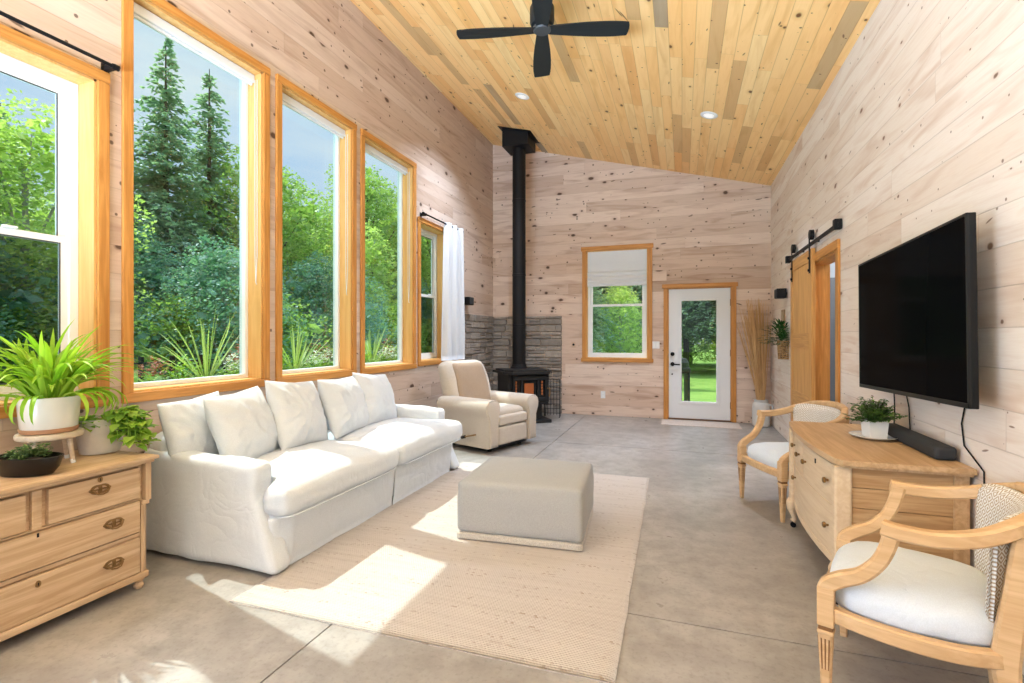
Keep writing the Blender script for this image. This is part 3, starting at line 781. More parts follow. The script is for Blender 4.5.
# front panels with open kick pleats at the corner and the middle, and the side panels
skirt([(.36, 1.13), (.455, 1.10), (.515, 1.03), (.52, .035)], 1); skirt([(.49, .06), (.518, .028), (.52, -1.02), (.475, -1.095), (.36, -1.13)], 2)
pil = [  # y centre, x, width, height, thickness, tilt, roll, yaw
    (-.95, -.30, .46, .46, .17, -12, 5, 6), (-.75, -.13, .58, .49, .23, -20, 7, 14), (-.27, -.13, .56, .52, .22, -20, -3, 8),
    (.27, -.12, .62, .50, .23, -20, 2, 10), (.76, -.15, .60, .50, .21, -19, -4, 6)]
for k, (y, x, w, h, th, ti, ro, ya) in enumerate(pil):
    b = pillow(w, h, th, k + 1); b = xf(b, TR((x, y, .485 + h/2*.93), 0, radians(ti), 0) @ Matrix.Rotation(radians(ya), 4, 'Z') @ Matrix.Rotation(radians(ro), 4, 'X'))
    obj('back_cushion', b, M_slip, t, smooth=True)

# ------------------------------------------------------------------ ottoman
t = thing('ottoman', 'square grey linen ottoman standing on the jute rug', 'ottoman', (-.99, 3.262, .013), radians(4.5))
b = sbox(-.40, .40, -.355, .355, .045, .37, .034, 14)
for v in b.verts:
    if v.co.z > .3: v.co.z += .012*(1 - (v.co.x/.375)**2)*(1 - (v.co.y/.345)**2)
    else: v.co.x *= 1.012; v.co.y *= 1.012
soft(b, .004, 5, 3, .003); obj('cover', b, M_otto, t, smooth=True)
b = sbox(-.402, .402, -.357, .357, .004, .048, .010, 10); soft(b, .002, 6, 4); obj('hem_band', b, cloth('pale_band', sRGB(212, 204, 192), sRGB(180, 170, 156), 300), t, smooth=True)

# ------------------------------------------------------------------ recliner
t = thing('recliner', 'cream upholstered recliner armchair between the sofa and the black stove', 'armchair', (-2.245, 5.59, 0), radians(-20.5)); t.scale = (1.04, 1.04, 1.03)
RECL = t
def rpart(name, b, seed, amp=.006, **k):
    soft(b, amp, 5, seed, .004); return obj(name, b, M_recl, t, smooth=True, **k)
M_recd = cloth('tan_chenille', sRGB(178, 156, 134), sRGB(150, 128, 106), 420, .25, .25)
prof = [(.07, .06), (.074, .20), (.076, .36), (.092, .42), (.112, .462), (.116, .50), (.100, .545), (.066, .572), (.02, .582)]
prof = prof + [(-y, z) for y, z in prof[::-1]]
def arm_loft(b, sgn, xs):
    rings = []
    for x, k in xs:
        rings.append([b.verts.new((x, sgn*.335 + sgn*.012*(z > .4) + y*k, .32 + (z - .32)*(1 - (1 - k)*.6))) for y, z in prof])
    n = len(prof)
    for i in range(len(rings) - 1):
        for j in range(n): b.faces.new((rings[i][j], rings[i][(j+1) % n], rings[i+1][(j+1) % n], rings[i+1][j]))
    b.faces.new(rings[0][::-1]); b.faces.new(rings[-1])
for sgn in (-1, 1):
    b = BM(); arm_loft(b, sgn, [(-.37, .8), (-.35, .97), (-.2, 1), (0, 1), (.2, 1), (.385, 1), (.402, .95)]); o = obj('arm', b, M_recl, t, auto=True)
    b = BM(); arm_loft(b, sgn, [(.395, .90), (.414, .90), (.424, .80)]); obj('scroll_panel', b, M_recl, o, auto=True)
    b = BM(); pts = [(.405, sgn*.335 + sgn*.012*(z > .4) + y*.94, .32 + (z - .32)*.965) for y, z in prof]; tube(b, pts, .0065, 6); obj('welt', b, M_recl, o, auto=True)
b = sbox(-.30, .38, -.25, .25, .27, .46, .06, 14)
for v in b.verts:
    if v.co.z > .4: v.co.z += .015*(1 - (v.co.y/.25)**2)
rpart('seat', b, 8)
b = sbox(.30, .415, -.25, .25, .285, .40, .03, 10); rpart('seat_front', b, 9, .003)
b = sbox(.30, .41, -.25, .25, .075, .275, .025, 10); rpart('footrest', b, 10, .003)
b = sbox(-.11, .11, -.365, .365, -.32, .325, .11, 16)
for v in b.verts:
    v.co.y *= 1 - .09*max(0, v.co.z/.32)**2; v.co.x += -.05*max(0, v.co.z/.32)**2
xf(b, TR((-.335, 0, .67), 0, radians(-16), 0)); rpart('backrest', b, 11)
b = sbox(.02, .145, -.285, .285, -.30, .295, .085, 16)
for v in b.verts: v.co.y *= 1 - .09*max(0, v.co.z/.32)**2; v.co.x += -.05*max(0, v.co.z/.32)**2
xf(b, TR((-.335, 0, .67), 0, radians(-16), 0)); soft(b, .005, 5, 12, .004); obj('back_panel', b, M_recd, t, smooth=True, label='darker tan padded back panel')
b = BM(); box(b, -.33, .35, -.31, .31, .035, .075); obj('base', b, M_black, t)
for x in (-.28, .28):
    for y in (-.26, .26):
        b = BM(); cyl(b, (x, y, 0), (x, y, .04), .025, 10); obj('foot', b, M_black, t)
b = BM(); tube(b, [(.22, -.42, .2), (.22, -.45, .2), (.10, -.455, .17)], .009, 8); lv = obj('recline_lever', b, M_bronze, t)
b = BM(); tube(b, [(.10, -.455, .17), (.05, -.456, .155)], .017, 10); obj('lever_grip', b, M_black, lv)

# ------------------------------------------------------------------ pine dresser (left)
t = thing('dresser', 'stripped pine dresser with brass pulls holding the potted plants', 'dresser', (-2.88, 1.362, 0))
# local: front +x at .24, y -.477..478
b = BM(); box(b, -.25, .215, -.455, .455, .055, .655); obj('carcass', b, M_pine, t)
b = BM(); box(b, -.26, .28, -.50, .50, .668, .686, .004); box(b, -.26, .265, -.485, .485, .652, .669, .005); obj('top', b, M_pine, t)
b = BM(); box(b, -.255, .246, -.470, .470, .056, .09, .006); obj('plinth', b, M_pine, t)
for sgn in (-1, 1):
    b = BM(); box(b, .19, .248, sgn*.466 - .014, sgn*.466 + .014, .455, .652, .003)
    prism(b, [(.16, sgn*.435), (.235, sgn*.435), (.235, sgn*.452), (.215, sgn*.475), (.16, sgn*.475)][::sgn], .085, .455)
    box(b, .19, .244, sgn*.455 - .018, sgn*.455 + .018, .435, .46, .004)
    obj('pilaster', b, M_pinez, t)
    for x in (-.20, .19):
        b = BM(); lathe(b, [(.013, 0), (.019, .004), (.024, .020), (.016, .034), (.025, .046), (.027, .058)], (x + (.02 if x > 0 else 0), sgn*.44, 0), 16); obj('foot', b, M_pinez, t, auto=True)
b = BM(); box(b, .20, .232, -.435, .435, .642, .652); box(b, .20, .228, -.435, .435, .464, .471); box(b, .20, .228, -.435, .435, .278, .295); box(b, .20, .234, -.018, .018, .47, .64, .003); obj('drawer_rail', b, M_pine, t)
def bail(parent, y, z):
    b = BM()
    # pierced oval back plate: scalloped open rim, cross bar and two posts, with a hanging bail
    n = 30; rings = []
    for k_, xx in ((1.0, .2395), (.97, .2435), (.66, .2435), (.64, .2395)):
        rings.append([b.verts.new((xx, y + k_*.047*(1 + (.05*cos(8*a) if k_ > .8 else 0))*cos(a), z + k_*.023*(1 + (.08*cos(6*a) if k_ > .8 else 0))*sin(a))) for a in [2*pi*i/n for i in range(n)]])
    for q in range(4):
        for i in range(n): b.faces.new((rings[q][i], rings[q][(i+1) % n], rings[(q+1) % 4][(i+1) % n], rings[(q+1) % 4][i]))
    box(b, .2395, .2432, y - .034, y + .034, z - .003, z + .003); box(b, .2395, .2432, y - .008, y + .008, z - .017, z + .017)
    h = obj('back_plate', b, M_bronze, parent)
    h.name = 'pull_handle'
    b = BM(); tube(b, [(.245, y - .034, z + .004), (.256, y - .032, z - .004), (.262, y - .02, z - .018), (.264, y, z - .022), (.262, y + .02, z - .018), (.256, y + .032, z - .004), (.245, y + .034, z + .004)], .0038, 8)
    merge_to(h, b)
def merge_to(o, b):
    q = BM(); q.from_mesh(o.data); merge(q, b); bmesh.ops.recalc_face_normals(q, faces=q.faces); q.to_mesh(o.data); q.free()
def keyplate(parent, y, z, x=.24, oval=True):
    b = BM(); n = 16
    f0 = [b.verts.new((x, y + .011*cos(2*pi*i/n), z + .015*sin(2*pi*i/n))) for i in range(n)]; f1 = [b.verts.new((x + .003, y + .0105*cos(2*pi*i/n), z + .0145*sin(2*pi*i/n))) for i in range(n)]
    b.faces.new(f1)
    for i in range(n): b.faces.new((f0[i], f0[(i+1) % n], f1[(i+1) % n], f1[i]))
    obj('escutcheon', b, M_bronze, parent)
    b = BM(); box(b, x + .001, x + .0042, y - .002, y + .002, z - .007, z + .006); obj('keyhole', b, M_black, parent)
for ya, yb, za, zb, hs, lk in ((.036, .452 - .02, .474, .636, [(.242, .576)], (.242, .622)), (-.432, -.036, .474, .636, [(-.242, .576)], (-.242, .622)),
                               (-.432, .432, .299, .462, [(.303, .391), (-.303, .391)], None), (-.432, .432, .09, .274, [(.303, .194), (-.303, .194)], (0, .235))):
    b = BM(); box(b, .0, .239, ya + .003, yb - .003, za + .003, zb - .003, .003); d = obj('drawer', b, M_pine, t)
    for y, z in hs: bail(d, y, z)
    if lk: keyplate(d, *lk)
    else:
        b = BM(); box(b, .237, .2405, -.004, .004, .437, .455); obj('keyhole', b, M_black, d)

# ------------------------------------------------------------------ leaves
def strap(vs, fs, base, az, length, width, up, droop, n=9, fold=.25, twist=0):
    """arching strap leaf"""
    p = Vector(base); el = up; st = length/n; side = Vector((-sin(az), cos(az), 0)); i0 = len(vs)
    for i in range(n + 1):
        f = i/n; w = width*(.45 + .55*min(1, f*4))*(1 - max(0, (f - .55)/.45)**1.6)
        nrm = Vector((-sin(el)*cos(az), -sin(el)*sin(az), cos(el)))
        vs += [tuple(p - side*w/2 + nrm*w*fold), tuple(p), tuple(p + side*w/2 + nrm*w*fold)]
        d = Vector((cos(el)*cos(az), cos(el)*sin(az), sin(el))); p = p + d*st
        el -= droop*(f + .25)/n*2; az += twist/n
    for i in range(n):
        a = i0 + 3*i
        fs += [(a, a + 1, a + 4, a + 3), (a + 1, a + 2, a + 5, a + 4)]
def ovate(vs, fs, p, d, nrm, length, width, fold=.18):
    d = Vector(d).normalized(); s = d.cross(Vector(nrm)).normalized(); u = s.cross(d).normalized(); p = Vector(p); i0 = len(vs)
    for f, w in ((0, .08), (.18, .75), (.42, 1.0), (.7, .7), (1.0, .02)):
        c = p + d*length*f - u*length*.22*f*f; ww = width/2*w
        vs += [tuple(c - s*ww + u*ww*fold*2), tuple(c), tuple(c + s*ww + u*ww*fold*2)]
    for i in range(4):
        a = i0 + 3*i; fs += [(a, a + 1, a + 4, a + 3), (a + 1, a + 2, a + 5, a + 4)]

# potted strap-leaf plant on a small stool
t = thing('plant_stand', 'small round whitewashed wooden stool under the bright strap-leaved plant', 'stool', (-2.93, 1.56, .686))
M_ww = wood('whitewashed_stool', sRGB(222, 206, 186), sRGB(190, 166, 140), 1, .7, .6)
b = BM(); lathe(b, [(.10, .125), (.124, .129), (.128, .137), (.128, .149), (.124, .155), (.05, .155)], seg=32); obj('seat', b, M_ww, t, auto=True)
for k in range(4):
    a = radians(25 + 90*k); b = BM(); tube(b, [(.085*cos(a), .085*sin(a), .13), (.105*cos(a), .105*sin(a), 0)], [.012, .009], 10); l = obj('leg', b, M_ww, t, auto=True)
    b = BM(); tube(b, [(.1005*cos(a), .1005*sin(a), .02), (.1054*cos(a), .1054*sin(a), .0)], [.0102, .0098], 10); obj('painted_tip', b, M_white, l, label='white-dipped leg tip')
t = thing('strap_leaf_plant', 'bright green strap-leaved plant in a cream glazed pot on the small stool', 'plant', (-2.935, 1.56, .8415))
b = BM(); lathe(b, [(.095, 0), (.106, .004), (.112, .022), (.102, .024)], seg=32); obj('saucer', b, M_terra, t, auto=True)
b = BM(); lathe(b, [(.09, .012), (.103, .016), (.108, .03), (.114, .10), (.118, .165), (.119, .172), (.113, .174), (.107, .164), (.104, .15)], seg=32); obj('pot', b, M_ceram, t, auto=True)
b = BM(); lathe(b, [(.105, .145), (.06, .15), (.01, .153)], seg=24); obj('soil', b, M_soil, t)
rnd = random.Random(11); vs = []; fs = []
for k in range(150):
    az = rnd.uniform(0, 2*pi); r0 = rnd.uniform(.0, .07)
    strap(vs, fs, (r0*cos(az), r0*sin(az), .145), az + rnd.uniform(-.5, .5), rnd.uniform(.26, .45), rnd.uniform(.018, .030), rnd.uniform(.85, 1.55), rnd.uniform(.45, 1.7), twist=rnd.uniform(-.5, .5))
for k in range(26):
    az = rnd.uniform(0, 2*pi)
    strap(vs, fs, (.08*cos(az), .08*sin(az), .155), az, rnd.uniform(.24, .36), rnd.uniform(.016, .024), .55, 2.6)
vs = [(x if x > -.19 else -.19 + (x + .19)*.12, y, z) for x, y, z in vs]
pobj('foliage', vs, fs, M_spider, t, smooth=True)

t = thing('trailing_pothos', 'trailing green vine plant in a rough pale pot beside the sofa arm', 'plant', (-2.955, 1.795, .686))
b = BM(); lathe(b, [(.075, 0), (.086, .006), (.098, .09), (.107, .175), (.108, .185), (.102, .186), (.098, .17)], seg=32); obj('pot', b, M_conc_pot, t, auto=True)
b = BM(); lathe(b, [(.099, .168), (.01, .175)], seg=24); obj('soil', b, M_soil, t)
rnd = random.Random(5); vs = []; fs = []; stems = BM()
for k in range(34):
    az = rnd.uniform(-pi, pi) if k < 14 else rnd.uniform(-.05, .85)
    L = rnd.uniform(.03, .075) if k < 14 else rnd.uniform(.15, .30)
    pts = [Vector((.03*cos(az), .03*sin(az), .17))]; el = 1.0
    for i in range(9):
        pts.append(pts[-1] + Vector((cos(az)*cos(el), sin(az)*cos(el), sin(el)))*L/7); el -= (.30 if k < 14 else .42); el = max(el, -1.45); az += rnd.uniform(-.12, .12)
    for q in pts:
        if q.z < .012: q.z = .012
        q.x = max(q.x, -.17); 
    tube(stems, pts, .0022, 5)
    for i in range(1, 10):
        a2 = az + (1 if i % 2 else -1)*rnd.uniform(.5, 1.4); q = pts[i]
        ovate(vs, fs, q, (cos(a2), sin(a2), rnd.uniform(-.5, .35)), (0, 0, 1), rnd.uniform(.05, .085), rnd.uniform(.04, .062))
        z = [v[2] for v in vs[-15:]]
        if min(z) < .004:
            for j in range(15): vs[-15 + j] = (vs[-15+j][0], vs[-15+j][1], vs[-15+j][2] + .004 - min(z))
obj('vine_stem', stems, M_pothos, t); pobj('foliage', vs, fs, M_pothos, t, smooth=True)

t = thing('succulent_bowl', 'dark oval bowl planted with small succulents at the dresser front', 'plant', (-2.79, 1.40, .686), YAW)
b = BM(); lathe(b, [(.09, 0), (.108, .003), (.132, .035), (.146, .072), (.15, .084), (.143, .085), (.132, .07)], seg=36, sx=1.0, sy=.56); obj('bowl', b, M_bowl, t, auto=True)
b = BM(); lathe(b, [(.134, .066), (.01, .074)], seg=28, sx=1, sy=.54); obj('soil', b, M_soil, t)
rnd = random.Random(8)
for k in range(11):
    a = rnd.uniform(0, 2*pi); rr = rnd.uniform(.0, .115); cx_, cy_ = rr*cos(a), rr*.5*sin(a); vs = []; fs = []
    if k % 3:
        for i in range(30):
            aa = rnd.uniform(0, 2*pi); z = rnd.uniform(.07, .13); q = Vector((cx_ + rnd.uniform(-.018, .018), cy_ + rnd.uniform(-.018, .018), z))
            ovate(vs, fs, q, (cos(aa), sin(aa), rnd.uniform(.1, .9)), (0, 0, 1), rnd.uniform(.014, .024), rnd.uniform(.008, .013), .3)
    else:
        for ring_, n_l in ((0, 6), (1, 8), (2, 9)):
            for i in range(n_l):
                aa = 2*pi*i/n_l + ring_*.3; ovate(vs, fs, (cx_, cy_, .076), (cos(aa)*(.4 + .3*ring_), sin(aa)*(.4 + .3*ring_), 1.0 - .33*ring_), (0, 0, 1), .035, .016, .3)
    pobj('succulent', vs, fs, M_succ, t, smooth=True)

# ------------------------------------------------------------------ stove, pipe, tools
t = thing('wood_stove', 'black cast iron wood stove in the stone corner', 'stove', (-2.34, 7.34, 0), radians(38))
b = BM(); box(b, -.33, .33, -.26, .28, .30, .74, .012); obj('firebox', b, M_iron, t)
b = BM(); prism(b, [(-.40, .31), (-.40, -.22), (-.30, -.36), (.30, -.36), (.40, -.22), (.40, .31)], .74, .775); prism(b, [(-.36, .28), (-.36, -.2), (-.27, -.32), (.27, -.32), (.36, -.2), (.36, .28)], .775, .80); obj('top_plate', b, M_iron, t)
b = BM(); box(b, -.24, .24, -.2, .22, .045, .30, .01); obj('pedestal', b, M_iron, t)
b = BM(); box(b, -.34, .34, -.34, .28, .0, .05, .008); obj('base_plate', b, M_iron, t)
b = BM(); prism(b, [(-.34, .0), (-.30, -.30), (.30, -.30), (.34, .0)], .28, .315); obj('ash_lip', b, M_iron, t)
# front: bay door with three window panes
dr = BM(); zb, zt = .33, .71
for x in (-.265, -.14, .12, .245): box(dr, x, x + .024, -.315, -.255, zb, zt, .004)
box(dr, -.27, .27, -.315, -.255, zb, zb + .05, .004); box(dr, -.27, .27, -.315, -.255, zt - .06, zt, .004)
dd = obj('stove_door', dr, M_iron, t)
b = BM(); box(b, -.245, .245, -.285, -.278, zb + .045, zt - .055); obj('door_glass', b, plain('sooty_glass', (.012, .012, .012), .08, var=.1), dd)
b = BM(); box(b, -.085, .065, -.292, -.284, .44, .60, .006); obj('fire_brick', b, M_pad, dd, label='orange firebrick seen through the stove door')
for x in (-.215, .20):
    b = BM()
    for i in range(5): box(b, x - .014, x + .014, -.293, -.285, .42 + i*.045, .455 + i*.045, .004)
    obj('side_brick', b, M_pad, dd, label='orange brick strip beside the door')
b = BM(); tube(b, [(.27, -.32, .52), (.30, -.35, .52), (.30, -.36, .44), (.29, -.35, .40)], .011, 8); obj('door_handle', b, M_bronze, dd)
b = BM(); lathe(b, [(.135, .80), (.135, .822), (.118, .826), (.118, .86)], (0, .18, 0), 28); obj('flue_collar', b, M_iron, t, auto=True)
PX, PY = -2.34 - .18*sin(radians(38)), 7.34 + .18*cos(radians(38))
t = thing('stove_pipe', 'tall straight black stove pipe rising from stove to ceiling', 'pipe', (PX, PY, .84))
ztop = zc(PX)
b = BM(); cyl(b, (0, 0, 0), (0, 0, ztop - .84 - .03), .105, 32); obj('flue', b, M_black, t, auto=True)
for z in (.62, 1.42, 2.6):
    b = BM(); lathe(b, [(.1055, z), (.109, z + .002), (.109, z + .03), (.1055, z + .032)], seg=32); obj('pipe_joint', b, M_black, t, auto=True)
b = BM(); h_ = .21; zl = ztop - .84 - .24
pts = []
for x, y in ((-h_, -h_), (h_, -h_), (h_, h_), (-h_, h_)): pts.append((x, y))
lo = [b.verts.new((x, y, zl)) for x, y in pts]; hi = [b.verts.new((x, y, zc(PX + x) - .84 + .02)) for x, y in pts]
b.faces.new(lo[::-1]); b.faces.new(hi)
for i in range(4): b.faces.new((lo[i], lo[(i+1) % 4], hi[(i+1) % 4], hi[i]))
obj('support_box', b, M_black, t)
b = BM(); h_ = .265
lo = [b.verts.new((x, y, zc(PX + x) - .84 - .006)) for x, y in ((-h_, -h_), (h_, -h_), (h_, h_), (-h_, h_))]; hi = [b.verts.new((v.co.x, v.co.y, v.co.z + .006)) for v in lo]
b.faces.new(lo[::-1]); b.faces.new(hi)
for i in range(4): b.faces.new((lo[i], lo[(i+1) % 4], hi[(i+1) % 4], hi[i]))
obj('ceiling_flange', b, M_black, t)

t = thing('log_rack', 'dark wire rack standing on the floor right of the stove', 'rack', (-2.0, 7.86, 0), radians(10))
b = BM(); M_wire = plain('dark_wire', (.05, .048, .045), .5, .5)
for i in range(6): cyl(b, (-.13 + i*.05, .0, .02), (-.13 + i*.05, .0, .60), .005, 6)
for i in range(8): cyl(b, (-.13, 0, .05 + i*.075), (.12, 0, .05 + i*.075), .005, 6)
obj('wire_panel', b, M_wire, t)
b = BM(); tube(b, [(-.13, 0, .60), (-.13, 0, .0), (-.13, -.16, .012)], .009, 8); tube(b, [(.12, 0, .60), (.12, 0, 0.0), (.12, -.16, .012)], .009, 8); obj('frame', b, M_wire, t)
for x in (-.12, .11):
    b = BM(); pts = [(x, -.01, .60), (x, -.03, .66), (x - .03, -.05, .67), (x - .05, -.05, .63)]; tube(b, pts, .008, 8); obj('scroll_hook', b, plain('pewter', (.35, .33, .30), .4, .8), t)
t = thing('fireplace_poker', 'slim iron poker leaning on the wire rack beside the stove', 'poker', (-2.10, 7.78, 0))
b = BM(); tube(b, [(0, 0, .006), (.02, .06, .50)], .007, 8); obj('shaft', b, M_wire, t)
b = BM(); lathe(b, [(.006, 0), (.016, .02), (.014, .08), (.006, .1)], (.02, .06, .50), 10); obj('handle', b, plain('pewter_b', (.4, .38, .34), .4, .8), t, auto=True)

# ------------------------------------------------------------------ curtain, rods, wall speakers
def rod(name, label, y0, y1, z, brk):
    t = thing(name, label, 'curtain rod', (XL + .075, y0, z))
    b = BM(); cyl(b, (0, 0, 0), (0, y1 - y0, 0), .010, 12); obj('pole', b, M_black, t, auto=True)
    for y in brk:
        b = BM(); box(b, -.075, -.066, y - .022, y + .022, -.05, .025, .003); box(b, -.068, .012, y - .012, y + .012, -.02, .012, .003); obj('bracket', b, M_black, t)
    for y in (0, y1 - y0):
        b = BM(); cyl(b, (0, y - .012, 0), (0, y + .012, 0), .017, 12); obj('end_cap', b, M_black, t, auto=True)
rod('curtain_rod', 'black curtain rod above the sash window by the dresser', .85, 1.965, 2.862, (1.10,))
rod('curtain_rod', 'black curtain rod holding the white curtain beside the stone cladding', 5.56, 6.74, 2.865, (.06, 1.10))
t = thing('curtain', 'white curtain drawn to one side of the window nearest the stove', 'curtain', (XL + .085, 6.42, 0))
vs = []; fs = []; NY, NZ = 60, 24
for s in (0, 1):
    for j in range(NZ + 1):
        f = j/NZ; z = 2.89 - f*1.92; wdt = .25 + .03*sin(f*pi) + .04*f
        for i in range(NY + 1):
            u = 2*i/NY - 1
            x = .045*sin(u*pi*2.6 + .9*sin(f*3) + .4)*(.6 + .4*f) + .012*sin(u*pi*7 + f*2) + .004*noise.noise(Vector((u*4, f*5, 0)))
            vs.append((x + s*.004, u*wdt, z))
N = (NY+1)*(NZ+1)
for s in (0, 1):
    for j in range(NZ):
        for i in range(NY):
            q = s*N + j*(NY+1) + i; f = (q, q + 1, q + NY + 2, q + NY + 1); fs.append(f if s else f[::-1])
for j in range(NZ):
    for i in (0, NY):
        q = j*(NY+1) + i; fs.append((q, q + NY + 1, q + NY + 1 + N, q + N))
for i in range(NY):
    for j in (0, NZ):
        q = j*(NY+1) + i; fs.append((q, q + 1, q + 1 + N, q + N))
pobj('curtain_panel', vs, fs, M_curt, t, smooth=True)
def speaker(label, loc, rz, sz=(.11, .17, .12)):
    t = thing('wall_speaker', label, 'speaker', loc, rz)
    b = BM(); box(b, 0, sz[0], -sz[1]/2, sz[1]/2, -sz[2]/2, sz[2]/2, .008); obj('cabinet', b, M_black, t)
    b = BM(); box(b, sz[0] - .002, sz[0] + .004, -sz[1]/2 + .01, sz[1]/2 - .01, -sz[2]/2 + .01, sz[2]/2 - .01, .003); obj('grille', b, plain('speaker_cloth', (.03, .03, .032), .9), t)
    b = BM(); cyl(b, (-.015, 0, 0), (.01, 0, 0), .02, 12); obj('mount', b, M_black, t)
speaker('small black speaker on the wall above the stone cladding beside the curtain', (XL + .015, 6.97, 1.845), 0)
speaker('small black speaker on the pale wall above the hanging basket', (XR - .015, 7.02, 1.845), pi)

# ------------------------------------------------------------------ corner vase, basket
t = thing('crock_vase', 'tall whitewashed crock vase in the corner right of the white door', 'vase', (1.085, 7.98, 0))
b = BM(); lathe(b, [(.09, 0), (.112, .01), (.118, .05), (.118, .29), (.11, .33), (.09, .35), (.093, .375), (.098, .385), (.088, .388), (.08, .36), (.08, .2)], seg=32); obj('body', b, M_vase, t, auto=True)
b = BM(); tube(b, [(.10, -.05, .32), (.135, -.07, .32), (.145, -.075, .29), (.135, -.07, .25), (.108, -.055, .235)], .011, 8); obj('handle', b, M_vase, t, auto=True)
t = thing('dried_reed_bundle', 'tall bundle of straw-coloured dried reeds standing in the corner crock', 'dried plant', (1.085, 7.98, .08))
rnd = random.Random(3); b = BM()
for k in range(130):
    a = rnd.uniform(0, 2*pi); r0 = rnd.uniform(0, .055); r1 = r0 + rnd.uniform(.0, .05); L = rnd.uniform(1.35, 1.78); lean = rnd.uniform(-.22, .0)
    px, py = r0*cos(a), r0*sin(a); dx, dy = r1*cos(a)*1.2 + lean, min(r1*sin(a), .09)
    pts = [(px*.5, py*.5, .04), (px + dx*.15, py + dy*.15, .5), (px + dx*.45, py + dy*.45, L*.6), (px + dx, min(py + dy, .17), L)]
    pts = [(min(x, .14), y, z) for x, y, z in pts]
    tube(b, pts, [.0052, .0052, .0046, .0022], 5)
obj('reed_stalks', b, M_straw, t)
t = thing('wall_basket', 'woven basket of dark green fern hung on the wall near the barn door', 'basket', (XR, 6.98, 1.02))
b = BM()
for j in range(9):
    z = .01 + j*.026
    pts = [(-.005 - .095*(1 - (2*i/16 - 1)**4)*(.85 + .02*j), (2*i/16 - 1)*(.095 + .002*j), z + .004*((i + j) % 2)) for i in range(17)]
    tube(b, pts, .011, 6)
obj('weave_rows', b, M_wick, t)
b = BM()
for i in range(9):
    u = 2*i/8 - 1; x = -.005 - .097*(1 - u**4); cyl(b, (x*.95, u*.098, 0), (x*1.05, u*.108, .235), .006, 6)
obj('weave_stakes', b, M_wick, t)
b = BM(); box(b, -.085, -.004, -.085, .085, .0, .012); obj('base', b, M_wick, t)
t = thing('basket_fern', 'dark green fern growing out of the woven wall basket', 'plant', (XR - .055, 6.98, 1.04))
rnd = random.Random(6); vs = []; fs = []
b = BM(); box(b, -.03, .03, -.07, .07, -.006, .15, .01); obj('root_ball', b, M_soil, t)
for k in range(330):
    az = rnd.uniform(0, 2*pi); p = Vector((rnd.uniform(-.03, .02), rnd.uniform(-.07, .07), .15)); L = rnd.uniform(.08, .40); el = rnd.uniform(.1, 1.5)
    d = Vector((cos(az)*cos(el)*.7 - .12, cos(el)*sin(az), sin(el))); q = p + d*L*.75; q.x = min(q.x, .02)
    ovate(vs, fs, q, (d.x, d.y, d.z*.4), (0, 0, 1), rnd.uniform(.05, .085), rnd.uniform(.018, .03))
    for j in range(15): vs[-15+j] = (min(vs[-15+j][0], .048), vs[-15+j][1], vs[-15+j][2])
pobj('foliage', vs, fs, M_dkfern, t, smooth=True)
t = thing('wooden_plaque', 'narrow weathered wooden board on the wall behind the basket fern', 'wall art', (XR, 7.20, 1.49))
b = BM(); box(b, -.018, 0, -.09, .09, -.16, .16, .003); obj('board', b, wood('weathered', sRGB(186, 160, 128), sRGB(140, 112, 82), 2, .9, .7), t)
b = BM(); box(b, -.024, -.017, -.065, .065, -.135, .135, .003); obj('inset', b, wood('weathered_b', sRGB(204, 180, 150), sRGB(160, 134, 104), 2, .9, .7), t)

# ------------------------------------------------------------------ bow-front console, TV, things on it
CY0, CY1 = 2.74, 3.90
t = thing('bow_front_chest', 'bow-fronted oak chest of drawers under the television', 'chest', (.98, 3.32, 0))
def bow(y, x_end, depth, half=.58): return x_end - depth*(1 - (y/half)**2)
def slab(b, z0, z1, inset, y0=-.58, y1=.58, xb=.255, ns=24):
    ys = [y0 + (y1 - y0)*i/ns for i in range(ns + 1)]
    out = [(bow(y, -.275 + inset, .045), y) for y in ys]
    # rounded front corners
    out[0] = (out[0][0] + .02, out[0][1]); out[-1] = (out[-1][0] + .02, out[-1][1])
    prism(b, [(xb, y0)] + out + [(xb, y1)], z0, z1)
b = BM(); slab(b, .693, .718, .0); slab(b, .680, .694, .012, -.568, .568, .25); obj('top', b, M_oak, t, auto=False)
b = BM(); slab(b, .185, .680, .045, -.50, .50, .24); obj('carcass', b, M_oak, t)
for sgn in (-1, 1):
    b = BM()
    for i in range(5): box(b, -.215, .235, sgn*.52 - .012, sgn*.52 + .012, .19 + i*.098, .19 + (i + 1)*.098 - .003, .002)
    obj('side_panel', b, M_oakx, t)
    b = BM(); box(b, -.282, -.205, sgn*.515 - .03, sgn*.515 + .03, .17, .68, .012, 3); obj('corner_post', b, M_oakp, t)
    b = BM(); box(b, .19, .25, sgn*.525 - .014, sgn*.525 + .014, .0, .68, .004); obj('rear_post', b, M_oak, t)
    # cabriole front leg with caster
    b = BM(); x0_ = -.255; y_ = sgn*.515
    tube(b, [(x0_, y_, .19), (x0_ - .014, y_, .165), (x0_ - .016, y_, .13), (x0_ - .002, y_, .085), (x0_ + .004, y_, .06), (x0_ - .008, y_, .042)], [.036, .034, .027, .017, .015, .019], 12)
    l = obj('cabriole_leg', b, M_oakp, t, smooth=True)
    b = BM(); cyl(b, (x0_ - .004, y_ - .008, .017), (x0_ - .004, y_ + .008, .017), .017, 16); cyl(b, (x0_ - .004, y_, .03), (x0_ - .004, y_, .05), .008, 8); obj('caster', b, M_black, l)
def bow_front(b, ya, yb, za, zb, x_out):
    n = 14; ys = [ya + (yb - ya)*i/n for i in range(n + 1)]
    prism(b, [(bow(y, x_out, .045), y) for y in ys] + [(bow(y, x_out, .045) + .02, y) for y in ys[::-1]], za, zb)
